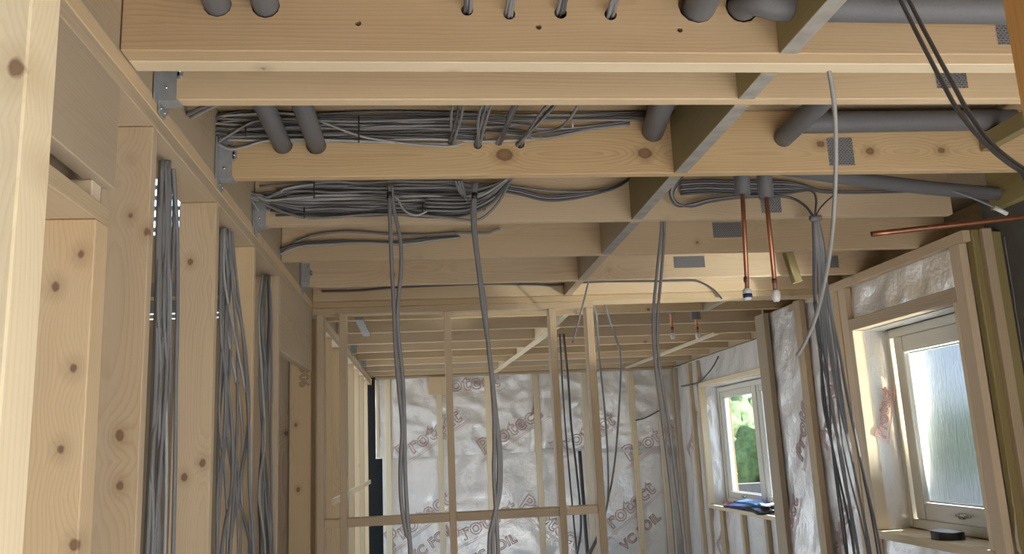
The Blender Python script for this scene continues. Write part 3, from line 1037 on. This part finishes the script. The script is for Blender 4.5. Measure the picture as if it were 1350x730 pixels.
# elbow that turns along the first joist
e = lagged([W(0.875, 1.99, 1.135), W(0.872, 1.94, 1.125), W(0.885, 1.905, 1.105), W(0.93, 1.90, 1.09), W(0.965, 1.90, 1.088)], 0.036, 'short grey lagged elbow turning in front of the first joist')
lagged([W(1.02, 1.90, 1.088), W(1.5, 1.90, 1.085), W(2.2, 1.90, 1.083), W(2.9, 1.90, 1.08)], 0.036, 'long grey lagged pipe along the face of the first joist, right of the noggings')
lagged([W(1.40, 2.345, 1.142), W(1.412, 2.7, 1.142), W(1.42, 3.0, 1.14)], 0.034, 'grey lagged pipe with a shiny seam bridging the second and third joists')
lagged([W(1.46, 2.955, 1.188), W(1.9, 2.94, 1.188), W(2.36, 2.93, 1.188)], 0.036, 'grey lagged pipe lying along the face of the knotty third joist')
lagged([W(1.53, 3.30, 1.125), W(2.0, 3.42, 1.10), W(2.4, 3.5, 1.08), W(2.80, 3.55, 1.06)], 0.028, 'grey lagged pipe under the ceiling behind the third joist, near the masonry')


def drop_pipe(xt, yt, ztop, zlag, xb, zb, lagr, r, label, bm_dark, group=None):
    root = empty('copper_pipe', W(xt, yt, ztop), None, label, 'pipe', group)
    tube('tail', [W(xt, yt, ztop), W(xb, yt, zb)], r, copper, root, 12)
    tube('lagging', [W(xt, yt, ztop - .005), W(xt + (xb - xt) * .3, yt, zlag)], lagr, lagging, root, 14)
    tube('marking_band', [W(xb, yt, zb + .075), W(xb, yt, zb + .055)], r * 1.06, copper_dk, root, 12)
    bm = bmesh.new()
    # domed plastic end cap
    prof = [(0.0, .024), (.010, .024), (.0155, .018), (.0165, 0), (.0145, -.012), (.011, -.02), (0, -.022)]
    rings = []
    for (rr, z) in prof:
        rings.append([bm.verts.new((rr * math.cos(2 * math.pi * k / 14), rr * math.sin(2 * math.pi * k / 14), z)) for k in range(14)] if rr > 0 else None)
    for a, b in zip(rings[1:-1], rings[2:-1]):
        for k in range(14):
            bm.faces.new((a[k], b[k], b[(k + 1) % 14], a[(k + 1) % 14]))
    bm.faces.new(rings[1]); bm.faces.new(rings[-2][::-1])
    bmesh.ops.recalc_face_normals(bm, faces=bm.faces[:])
    cap = link('end_cap', bm_mesh('end_cap', bm, True), white_pl, root, Matrix.Translation(W(xb, yt, zb)))
    if bm_dark:
        tube('dark_ring', [W(xb, yt, zb + .003), W(xb, yt, zb - .014)], .0172, navy, cap, 14)
    return root


drop_pipe(1.397, 3.36, 1.252, 1.025, 1.362, 0.585, .029, .0085, 'copper pipe with white and dark blue end cap, left of the hanging pair', True)
drop_pipe(1.493, 3.36, 1.252, 1.010, 1.486, 0.575, .029, .0085, 'copper pipe with plain white end cap, right of the hanging pair', False)
for (px, lb, top, zl) in [(884, 'small copper drop pipe in the far bay, left of its pair', 405, 413), (917, 'small copper drop pipe in the far bay, right of its pair', 405, 421)]:
    a = at_y(px, zl, 6.6)
    b = at_y(px + 3, 443, 6.6)
    drop_pipe(a.x, 6.6, 1.252, a.z, b.x, b.z, .036, .010, lb, False)

pa, pb = at_y(1149, 308.5, 3.5), at_y(1352, 286, 3.42)
pd = (pb - pa)
pipe_end = pa + pd * ((2.998 - pa.x) / pd.x)
root = empty('copper_pipe', WV(pa), None, 'long loose copper pipe jutting from the right wall with an open end', 'pipe')
bm = bmesh.new()
A, B = WV(pa), WV(pipe_end)
tube('tube_wall', [A, A.lerp(B, .5), B], 0.0112, copper, root, 16)
dirv = (B - A).normalized()
tube('bore_disc', [A - dirv * .0006, A + dirv * .002], 0.0095, black_pl, root, 14)  # flat black disc stands for the shade inside the open end

# ---------------------------------------------------------------- cables
CM = [cable_mid, cable_mid, cable_lt, cable_dk]


def cable(pts, r=0.0048, mat=None, label='', group=None, n=5, sides=6):
    o = tube('cable', pts, r, mat or random.choice(CM), None, sides, n)
    return tag(o, label, 'cable', group)


def pix(path, y=None, dx=0, dy=0):
    out = []
    for p in path:
        yy = p[2] if len(p) > 2 else y
        out.append(WV(at_y(p[0] + dx, p[1] + dy, yy)))
    return out


def pix_x(path, x, ymax):
    out = []
    for p in path:
        q = at_x(p[0], p[1], x)
        if q.y > ymax:
            q = at_y(p[0], p[1], ymax)
        out.append(WV(q))
    return out


# bundles dropping between the studs of the left wall
def stud_bundle(n, rows, xs, label, group, jit=0.25, ymax=9):
    for k in range(n):
        t0 = k / (n - 1)
        x = random.uniform(*xs)
        pts = []
        tt = t0
        for i, (py, a, b) in enumerate(rows):
            if i:
                tt = min(1, max(0, tt + random.uniform(-jit, jit)))
            pts.append((a + (b - a) * tt, py))
        P = pix_x(pts, x, ymax - random.uniform(0, .07))
        last = P[-1].copy()
        P.append(Vector((last.x, last.y + random.uniform(-.03, .03), last.z - .5)))
        P.append(Vector((last.x, last.y + random.uniform(-.05, .05), EYE + FZ * U + .05)))
        cable(P, random.choice([.0045, .0052, .006]), random.choice([cable_mid, cable_mid, cable_dk, cable_lt, cable_mid]), label, group, 6)


stud_bundle(13, [(212, 212, 231), (300, 208, 233), (400, 206, 234), (500, 202, 232), (600, 198, 231), (735, 191, 228)], (-0.80, -0.765),
            'grey cable in the drop bundle nearest the camera, between left wall studs', 'cables of the near drop between the left studs', .25, 2.97)
stud_bundle(15, [(300, 291, 306), (370, 291, 312), (450, 292, 322), (550, 289, 328), (640, 287, 330), (735, 286, 334)], (-0.80, -0.765),
            'grey cable in the middle drop bundle, between the left wall studs', 'cables of the middle drop between the left studs', .45, 3.64)
stud_bundle(9, [(362, 346, 355), (420, 341, 358), (500, 342, 358), (580, 344, 357), (650, 341, 358), (735, 343, 360)], (-0.80, -0.765),
            'grey cable in the far drop bundle, beside the flush lintel on the left', 'cables of the far drop between the left studs', .5, 4.27)

# along the knotty joist
gl3 = 'grey cable clipped along the face of the knotty third joist'
gg3 = 'cables along the third joist'
for path in [[(234, 164), (252, 161), (285, 154), (337, 150), (383, 150), (420, 159), (474, 179), (534, 189), (590, 193), (612, 188)]]:
    cable(pix(path, 2.955), .0042, cable_lt, 'pale grey cable swooping across the bundle on the third joist')
for k in range(3):
    cable(pix([(241, 172 + k * 2), (253, 172 + k * 2), (277, 184 + k), (301, 196 - k), (321, 194 - k), (355, 185), (420, 184 + k), (520, 188), (590, 190)], 2.96 + .006 * k), .0042, None,
          'grey cable sagging out of the left end of the third joist', 'cables sagging at the left of the third joist')
cable(pix([(288, 187), (301, 179), (321, 167), (337, 160), (380, 157), (470, 160), (600, 156)], 2.95), .0045, cable_mid, 'grey cable climbing over the bundle at the left of the third joist')
cable(pix([(228, 170, 2.75), (245, 152, 2.6), (275, 138, 2.42), (300, 128, 2.36)]), .006, cable_mid, 'grey cable rising behind the second joist at the left wall')
cable(pix([(232, 174, 2.78), (250, 157, 2.64), (281, 140, 2.45), (305, 130, 2.37)]), .006, cable_lt, 'pale grey cable rising beside the second joist at the left wall')
for k in range(14):
    y0 = 149 + k * 2.7
    x0 = random.choice([236, 260, 300])
    x1 = random.choice([600, 640, 700]) if k > 3 else 850
    fan = [(232 + random.uniform(0, 8), 163 + random.uniform(0, 14), 2.90), (262, (y0 + 168) / 2 + random.uniform(-7, 7), 2.93)] if k % 3 == 0 else []
    if fan: x0 = 320
    xs = [x0 + (x1 - x0) * i / 6 for i in range(7)]
    pth = fan + [(x, y0 + random.uniform(-2.2, 2.2) + (3.5 if x < 300 else 0) * (1 if k > 5 else -.5), 2.976 - random.uniform(0, .02)) for x in xs]
    cable(pix(pth), random.choice([.004, .0048]), random.choice([cable_mid, cable_dk, cable_dk, cable_mid, cable_lt]), gl3, gg3)
for k in range(3):
    cable(pix([(640, 160 + 7 * k), (690, 165 + 9 * k - k * k), (720, 170 + 6 * k), (775, 167 + 2 * k), (830, 160 + 2 * k)], 2.97), .0048, [cable_mid, cable_dk, cable_mid][k],
          'dark cable curving along the third joist towards the fat lagged pipe', 'cables from the third joist bundle to the fat pipe')
cable(pix([(687, 183, 2.96), (705, 175, 2.9), (735, 170, 2.8), (752, 155, 2.6), (762, 138, 2.42)]), .0045, cable_mid, 'single grey cable looping up from the right cable hole of the third joist')

# runs through the drilled holes of the first three joists
RUNS = [(0.132, 1.118, 0.12, 1.126), (0.242, 1.108, 0.219, 1.118), (0.378, 1.113, 0.30, 1.118), (0.512, 1.11, 0.38, 1.12)]
for i, (xa, za, xb, zb) in enumerate(RUNS):
    for k in range(3):
        dx, dz = (k - 1) * .007, random.uniform(-.005, .005)
        pts = [W(xa + dx, 1.35, za + .03), W(xa + dx, 1.9, za + .015), W(xa + dx, 2.02, za + dz), W(xa + dx * 1.2 + random.uniform(-.03, .03), 2.36, za + .03 + dz),
               W((xa + xb) / 2 + dx + random.uniform(-.02, .02), 2.7, (za + zb) / 2 + .03 + dz), W(xb + dx, 2.96, zb + dz), W(xb + dx, 3.05, zb + dz + .005), W(xb + dx, 3.3, zb + .02)]
        ord_ = ['first', 'second', 'third', 'fourth'][i]
        cable(pts, .0046, random.choice([cable_mid, cable_mid, cable_dk]), 'grey cable of the %s run from the left through drilled joist holes' % ord_, 'cables of the %s drilled run' % ord_)

# along the fourth joist
for k in range(18):
    y0 = 240 + k * 2.6
    xs = [400 + 40 * i for i in range(7)]
    pth = []
    if k % 2 == 0:
        fx = random.uniform(305, 318)
        pth += [(fx, 247 + random.uniform(-3, 8), 3.60), (326, 254 + random.uniform(-4, 8), 3.58), (345, 262 + random.uniform(-5, 6), 3.60), (370, (y0 + 264) / 2, 3.61)]
    else:
        pth += [(random.uniform(335, 370), y0 + random.uniform(-3, 3), 3.62)]
    pth += [(x, y0 + random.uniform(-1.6, 1.6), 3.632 - random.uniform(0, .03)) for x in xs[:-1]]
    fade = random.uniform(0, 14)
    pth += [(612 + fade, y0 + (262 - y0) * .2, 3.61), (640 + fade, (y0 + 246) / 2, 3.58), (668 + fade * .5, 236, 3.50), (676 + fade * .5, 226, 3.42)]
    cable(pix(pth), random.choice([.0045, .0052, .006]), random.choice([cable_mid, cable_dk, cable_dk, cable_mid, cable_lt]),
          'grey cable packed along the face of the fourth joist', 'cables along the fourth joist')
for (pth, lb, mt) in [([(311, 249), (325, 250), (345, 262), (358, 264), (376, 262), (415, 259)], 'pale cable curling up at the left end of the fourth joist', cable_lt),
                      ([(315, 252), (330, 262), (341, 278)], 'pale cable bent down beside the fourth joist hanger', cable_lt),
                      ([(340, 265), (360, 274), (385, 283), (405, 287), (440, 286), (500, 282), (560, 284), (600, 288), (628, 290), (645, 280), (660, 262), (672, 240)], 'grey cable dipping lowest under the fourth joist bundle', cable_mid),
                      ([(370, 253), (376, 249), (395, 245), (415, 243)], 'pale cable end sticking out near the top of the fourth joist bundle', cable_lt)]:
    cable(pix(pth, 3.595), .005, mt, lb)
for k in range(4):
    cable(pix([(560, 262 + 5 * k), (600, 263 + 5 * k), (625, 262 + 4 * k), (645, 255 + 3 * k), (660, 246 + 2 * k), (678, 232)], 3.60 - .01 * k), .005, None, 'grey cable leaving the fourth joist bundle towards the ceiling', 'cables leaving the fourth joist bundle')
for k in range(3):
    cable(pix([(600 + 4 * k, 238, 3.5), (606 + 3 * k, 252, 3.55), (616, 262 + 2 * k, 3.6), (640, 270 + 3 * k, 3.62)]), .0055, cable_mid, 'grey cable bending down onto the fourth joist', 'cables bending onto the fourth joist')
for k in range(4):
    cable(pix([(632, 243 + 3 * k), (660, 243 + 3 * k), (685, 247 + 3 * k), (720, 255 + 3 * k - 4 * (k == 0)), (755, 253 + 3 * k), (790, 251 + k), (815, 243 + k), (835, 232)], 3.62), .0048, [cable_mid, cable_dk, cable_mid, cable_dk][k],
          'grey cable along the fourth joist, just left of the noggings', 'cables on the fourth joist left of the noggings')
# along the fifth joist
for k, pth in enumerate([[(367, 333), (385, 322), (404, 313), (425, 308), (460, 305), (520, 309), (570, 309), (600, 306)],
                         [(363, 331), (390, 322), (420, 319), (460, 318), (520, 319), (560, 315), (606, 312)],
                         [(369, 335), (395, 325), (430, 322), (480, 320), (530, 322), (570, 317), (608, 313)],
                         [(600, 306), (640, 307), (650, 304), (659, 301)]]):
    cable(pix(pth, 4.325 - .006 * k), .006, [cable_mid, cable_dk, cable_lt, cable_mid][k], ['grey cable arching highest over the fifth joist face', 'dark cable on the fifth joist face', 'lowest pale cable on the fifth joist face', 'short cable tail entering a hole of the fifth joist'][k])
# thin cable along the seventh joist
cable(pix([(424, 384), (470, 383), (520, 379), (580, 376), (640, 374), (700, 375), (730, 376), (760, 373), (800, 371), (845, 371), (900, 370), (920, 371), (940, 381), (952, 394)], 5.555), .006, cable_dk,
      'thin dark cable stapled along the joist just before the stud partition')

# right of the noggings on the fourth joist
for k in range(4):
    o_ = k * 2.2
    cable(pix([(903 - o_, 228, 3.58), (893 - o_, 242, 3.58), (887 - o_ * .5, 257, 3.59), (893, 268 + k, 3.6), (912, 272 - k, 3.61), (935, 266 - k, 3.61), (970, 261 - k * .6, 3.61), (1010, 259 - k * .5, 3.61), (1040, 260, 3.61), (1060, 270, 3.58), (1073, 286, 3.55)]),
          .005, [cable_dk, cable_mid, cable_lt, cable_dk][k], 'grey cable looping below the noggings along the fourth joist', 'cables looped right of the noggings')
for k in range(6):
    yy = 238 + k * 3.2
    cable(pix([(897, yy + 2, 3.62), (930, yy, 3.62), (965, yy + 1, 3.62), (1010, yy + 1, 3.62), (1040, yy + 2 - k * .3, 3.62), (1068, 247 + k * .8, 3.61)] + ([(1085, 251 + k, 3.61), (1140, 252 + k, 3.61), (1235, 249 + k, 3.61)] if k < 3 else [(1076, 262, 3.58), (1074, 286, 3.55)])),
          .0048, [cable_dk, cable_mid, cable_dk, cable_mid, cable_dk, cable_dk][k], 'dark cable running along the fourth joist behind the copper pipes', 'cables behind the hanging copper pipes')
cable(pix([(1102, 255, 3.6), (1090, 265, 3.58), (1080, 276, 3.56), (1075, 287, 3.55)]), .0035, cable_dk, 'thin cable joining the tied bundle from the right')
cable(pix([(1213, 243, 3.55), (1240, 248, 3.5), (1265, 255, 3.47), (1290, 264, 3.45), (1312, 274, 3.44)]), .005, cable_mid, 'grey cable arching over the masonry corner, with a white end')
o = tube('end_sleeve', pix([(1311, 273.5, 3.44), (1328, 282, 3.43)]), .009, white_pl, bpy.data.objects[[q.name for q in COL.objects if q.get('label') == 'grey cable arching over the masonry corner, with a white end'][0]], 8)

# tied bundle falling in front of the near right wall
def lerp(a, b, t): return a + (b - a) * t
BX = [(1075, 288, 3.55), (1080, 330, 3.6), (1083, 380, 3.75), (1090, 450, 4.1), (1102, 530, 4.45), (1118, 610, 4.75), (1140, 735, 5.05)]
SP = [3, 7, 10, 14, 17, 20, 26]
for k in range(11):
    t = k / 10 * 2 - 1
    pts = []
    for i, (x, yv, d) in enumerate(BX):
        tt = max(-1, min(1, t + random.uniform(-.35, .35) * (i > 1)))
        pts.append((x + SP[i] * tt, yv, d))
    P = pix(pts)
    P.append(P[-1] + Vector((random.uniform(-.02, .02), .05, -.6)))
    P.append(Vector((P[-1].x, P[-1].y, EYE + FZ * U + .03)))
    cable(P, random.choice([.005, .006, .0068]), random.choice([cable_mid, cable_dk, cable_dk, cable_mid]), 'grey cable in the tied bundle falling beside the obscured window', 'cables of the tied bundle by the near window')
cable(pix([(1046, 300, 3.5), (1062, 425, 3.9), (1085, 478, 4.2), (1098, 560, 4.4), (1102, 650, 4.7), (1115, 735, 5.0)][1:]) if False else pix([(1073, 400, 3.8), (1080, 440, 4.0), (1092, 500, 4.25), (1096, 580, 4.5), (1104, 650, 4.8), (1116, 735, 5.0)]), .005, cable_dk, 'thin cable straying left of the tied bundle by the near window')
tie = tube('cable_tie', pix([(1068, 288, 3.545), (1082, 287, 3.545)]), .012, cable_mid, None, 8)
tag(tie, 'grey tie gripping the cable bundle under the fourth joist', 'tie')

# single pale flex hanging in the foreground
cable(pix([(1074, 36, 2.06), (1080, 47, 2.05), (1092, 90, 2.1), (1100, 140, 2.15), (1102, 200, 2.25), (1100, 270, 2.35), (1093, 340, 2.5), (1078, 410, 2.7), (1062, 450, 2.8), (1051, 469, 2.85)]), .0058, plain('mid_grey_sheath', (0.27, 0.27, 0.265), 0.4),
      'single pale grey flex hanging from the noggings with its free end curled', n=8, sides=10)
for k in range(2):
    cable(pix([(1176 + 11 * k, -25, 1.85), (1191 + 11 * k, 8, 1.82), (1218 + 12 * k, 62, 1.75), (1243 + 13 * k, 110, 1.7), (1266 + 12 * k, 150, 1.65), (1300 + 8 * k, 190, 1.6), (1343 + 6 * k, 224 - 2 * k, 1.55), (1400, 252 - 3 * k, 1.5)]) + [W(1.75, 1.42, .42), W(2.05 + .02 * k, 1.38, -.5), W(2.12 + .03 * k, 1.36, FZ + .02)], .0044, cable_dk,
          'dark cable slung across the top right corner, one of a twin', 'twin dark cables in the top right corner', 8, 8)

# drops hanging in the room
for (paths, labels, r, mt, yd) in [
    ([[(513, 243), (514, 280), (516, 340), (519, 400), (522, 470), (530, 560), (528, 610), (529, 660), (535, 700), (542, 735)],
      [(516, 243), (519, 275), (527, 312), (529, 350), (524, 420), (531, 500), (533, 560), (534, 620), (537, 680), (541, 735)]],
     ['grey cable of the left hanging pair, straighter one', 'grey cable of the left hanging pair, bowed one'], .0075, cable_mid, 3.52),
    ([[(624, 240), (625, 290), (633, 360), (640, 420), (648, 490), (654, 545), (660, 600), (659, 650), (649, 690), (645, 735)],
      [(627, 240), (626, 285), (630, 340), (639, 400), (644, 460), (650, 520), (652, 570), (651, 620), (654, 680), (657, 735)],
      [(625, 240), (623, 290), (629, 345), (637, 410), (646, 470), (652, 530), (657, 590), (657, 640), (651, 690), (650, 735)]],
     ['grey cable of the thick middle drop, bulging right', 'grey cable of the thick middle drop, running straight', 'grey cable of the thick middle drop, between the other two'], .0072, cable_mid, 3.52),
    ([[(871, 266), (872, 300), (866, 360), (861, 420), (864, 480), (874, 560), (884, 640), (892, 735)],
      [(874, 266), (876, 300), (872, 360), (867, 420), (869, 480), (882, 560), (892, 640), (904, 735)]],
     ['grey cable hanging from the noggings, left of its pair', 'grey cable hanging from the noggings, right of its pair'], .0062, cable_mid, 3.70)]:
    for pth, lb in zip(paths, labels):
        P = pix(pth, yd)
        P.append(P[-1] + Vector((0, 0, -.5)))
        P.append(Vector((P[-1].x + .01, P[-1].y, EYE + FZ * U + .03)))
        cable(P, r, mt, lb, n=6, sides=8)
cable(pix([(517, 257), (524, 262), (532, 276), (544, 283), (553, 283), (563, 278)], 3.55), .0045, cable_lt, 'short pale cable tail curling from the left hanging pair')
for (px, py, w) in [(513.5, 257, .010), (625.5, 258, .010)]:
    t_ = tube('tape_wrap', pix([(px, py - 3.5, 3.515), (px, py + 4, 3.515)]), .011, black_pl, None, 8)
    tag(t_, 'dark tape wrapped round the top of the %s cable drop' % ('left' if px < 600 else 'middle'), 'tape')

# far bay drops
far_c = [([(779, 358, 5.2), (770, 395, 5.3), (762, 425, 5.45), (755, 452, 5.5)], 'thin cable slanting across the partition head from the noggings', .005),
         ([(738, 440, 7.1), (741, 500, 7.2), (745, 560, 7.3), (752, 640, 7.4), (761, 735, 7.5)], 'thin dark cable beyond the partition, left of the leaning rod', .007),
         ([(743, 440, 7.1), (749, 500, 7.2), (753, 560, 7.3), (760, 620, 7.4), (766, 690, 7.4), (760, 735, 7.5)], 'dark cable beyond the partition crossing over its neighbour', .009),
         ([(780, 395, 6.2), (786, 415, 6.3), (790, 470, 6.4), (797, 540, 6.5), (801, 600, 6.5), (801, 660, 6.5), (790, 700, 6.4), (773, 735, 6.3)], 'grey cable in the doorway gap, left strand', .007),
         ([(797, 400, 6.2), (806, 430, 6.3), (817, 462, 6.4), (818, 500, 6.5), (814, 570, 6.5), (809, 620, 6.5), (801, 662, 6.5), (792, 700, 6.4), (776, 735, 6.3)], 'grey cable in the doorway gap, right strand', .007),
         ([(838, 554, 11.36), (850, 551, 11.36), (860, 546, 11.36), (869, 541, 11.36)], 'short dark cable looping on the foil of the back wall', .008),
         ([(898, 509, 10.9), (910, 507, 10.6), (923, 502, 10.2), (938, 486, 9.7), (947, 470, 9.4)], 'dark cable drooping above the far window', .008)]
for pth, lb, r in far_c:
    if 'far window' in lb:
        P = [WV(at_x(p[0], p[1], 3.36)) for p in pth]
    else:
        P = pix(pth)
    cable(P, r, cable_dk if 'dark' in lb else cable_mid, lb)
rod = beam('leaning_rod', None, WV(at_y(764, 594, 9.5)), WV(at_y(773, 735, 9.5)) + Vector((.02, 0, -.35)), .03, .05, black_pl, up=Vector((0, 1, 0)))
tag(rod, 'dark rod leaning upright in front of the foil back wall', 'rod')

# black ties that hold the ceiling bundles
for i, (px, y0, y1, yd, where) in enumerate([(473, 152, 188, 2.945, 'third joist bundle, left of the cable holes'), (324, 168, 180, 2.945, 'third joist bundle, left of the lagged pipes'), (414, 240, 262, 3.58, 'fourth joist bundle, upper strands'),
                                              (401, 273, 287, 3.575, 'fourth joist bundle, low left strands'), (557, 268, 284, 3.58, 'fourth joist bundle, near the left hanging pair'), (755, 160, 168, 2.95, 'third joist strands beside the fat pipe')]):
    t_ = tube('cable_tie', [WV(at_y(px, y0, yd)), WV(at_y(px, (y0 + y1) / 2, yd - .01)), WV(at_y(px, y1, yd))], .0025, black_pl if i != 5 else white_pl, None, 5)
    tag(t_, '%s tie on the %s' % ('black' if i != 5 else 'pale', where), 'tie')

# ---------------------------------------------------------------- things on the window sills
def packet(loc, sx, sy, sz, rz, tilt, mat, label, edge=None):
    bm = bmesh.new()
    n = 8
    bmesh.ops.create_grid(bm, x_segments=n, y_segments=n, size=.5)
    for v in bm.verts:
        v.co = Vector((v.co.x * sx, v.co.y * sy, math.sin(v.co.x * 5 + sx * 40) * .006 + math.cos(v.co.y * 7) * .004))
    r = bmesh.ops.extrude_face_region(bm, geom=bm.faces[:])
    for v in [g for g in r['geom'] if isinstance(g, bmesh.types.BMVert)]:
        v.co.z += sz
    bmesh.ops.recalc_face_normals(bm, faces=bm.faces[:])
    o = link('packet', bm_mesh('packet', bm, True), mat, None, Matrix.Translation(loc) @ Matrix.Rotation(rz, 4, 'Z') @ Matrix.Rotation(tilt, 4, 'X'))
    return tag(o, label, 'packet')


sb = -0.786
packet(W(3.47, 9.28, sb) + Vector((0, 0, .012)), .16, .42, .022, .3, .03, navy, 'dark navy packet lying flat at the bottom of the heap, far window sill')
packet(W(3.44, 8.75, sb) + Vector((0, 0, .012)), .15, .46, .03, -.15, .02, black_pl, 'black packet lying nearest the post on the far window sill')
packet(W(3.49, 9.02, sb) + Vector((0, 0, .056)), .15, .45, .022, .2, .05, blue, 'bright blue packet on top of the heap, far window sill')
packet(W(3.50, 8.70, sb) + Vector((0, 0, .066)), .12, .36, .012, -.3, -.04, paper, 'white packet slipped on top of the heap, far window sill')
packet(W(3.52, 9.84, sb) + Vector((0, 0, .012)), .08, .16, .016, .1, 0, red_pl, 'small red packet alone at the left of the far window sill')

# roll of tape on the near sill
bm = bmesh.new()
seg = 28
prof = [(.040, 0), (.075, 0), (.075, .034), (.040, .034)]
rg = [[bm.verts.new((r * math.cos(2 * math.pi * k / seg), r * math.sin(2 * math.pi * k / seg), z)) for k in range(seg)] for r, z in prof]
for i in range(4):
    a, b = rg[i], rg[(i + 1) % 4]
    for k in range(seg):
        bm.faces.new((a[k], a[(k + 1) % seg], b[(k + 1) % seg], b[k]))
bmesh.ops.recalc_face_normals(bm, faces=bm.faces[:])
q = at_z(1254, 711, -0.612)
roll_loc = W(2.89, 4.62, -0.613)
roll = link('tape_roll', bm_mesh('tape_roll', bm), black_pl, None, Matrix.Translation(roll_loc))
tag(roll, 'dark roll of tape with pale paper on top, near window sill', 'tape')
bm = bmesh.new()
bmesh.ops.create_grid(bm, x_segments=6, y_segments=6, size=.5)
for v in bm.verts:
    v.co = Vector((v.co.x * .12, v.co.y * .17, .036 + math.sin(v.co.x * 9) * .002 + .004 * abs(v.co.y)))
r = bmesh.ops.extrude_face_region(bm, geom=bm.faces[:])
for v in [g for g in r['geom'] if isinstance(g, bmesh.types.BMVert)]:
    v.co.z += .001
link('paper_leaf', bm_mesh('paper_leaf', bm, True), paper, roll, Matrix.Translation(roll_loc))

# ---------------------------------------------------------------- outdoors seen through the windows
bm = bmesh.new()
nx, ny = 40, 40
g = {}
for i in range(nx + 1):
    for k in range(ny + 1):
        x = 22 + 60 * i / nx
        yv = -20 + 120 * k / ny
        t = min(1, max(0, (x - 22) / 24))
        z = FZ - .25 + 3.2 * t * t * (3 - 2 * t) + noise.noise(Vector((x * .12, yv * .12, 0))) * 1.1 * t
        g[i, k] = bm.verts.new(W(x, yv, z))
for i in range(nx):
    for k in range(ny):
        bm.faces.new((g[i, k], g[i + 1, k], g[i + 1, k + 1], g[i, k + 1]))
hill = link('hill', bm_mesh('hill', bm, True), grass)
hill['kind'] = 'structure'


def tree(x, y_, h, r, seed, label):
    base = W(x, y_, FZ - .3 + 2.0 * min(1, max(0, (x - 22) / 24)) ** 2)
    root = empty('tree', base, None, label, 'tree', 'trees on the slope outside')
    tube('trunk', [base, base + Vector((.05, 0, h * .5))], lambda t: .16 - .08 * t, bark, root, 8)
    bm = bmesh.new()
    bmesh.ops.create_icosphere(bm, subdivisions=4, radius=1)
    for v in bm.verts:
        n_ = noise.noise(v.co * 2.2 + Vector((seed, 0, 0))) * .35 + noise.noise(v.co * 6 + Vector((0, seed, 0))) * .28 + noise.noise(v.co * 14 + Vector((0, seed, 3))) * .22
        v.co = v.co * (1 + n_)
        v.co = Vector((v.co.x * r, v.co.y * r, v.co.z * r * 1.25))
    link('crown', bm_mesh('crown', bm, True), leafm, root, Matrix.Translation(base + Vector((0, 0, h * .62))))


for i in range(22):
    yv = 20 + i * 1.5 + random.uniform(-.6, .6)
    tree(.385 * yv + (-1.6, 1.2, -.2, 2.6)[i % 4] + random.uniform(-.4, .4), yv, random.uniform(1.75, 2.3), random.uniform(0.85, 1.15), i * 3.7, 'leafy green tree on the slope beyond the far window')
wall_o = timber('garden_wall', None, (5.6, 9.5), (17.6, 17.9), (FZ - .25, -0.98), stone)
tag(wall_o, 'low pale stone wall outside the far window', 'wall', None, 'thing')
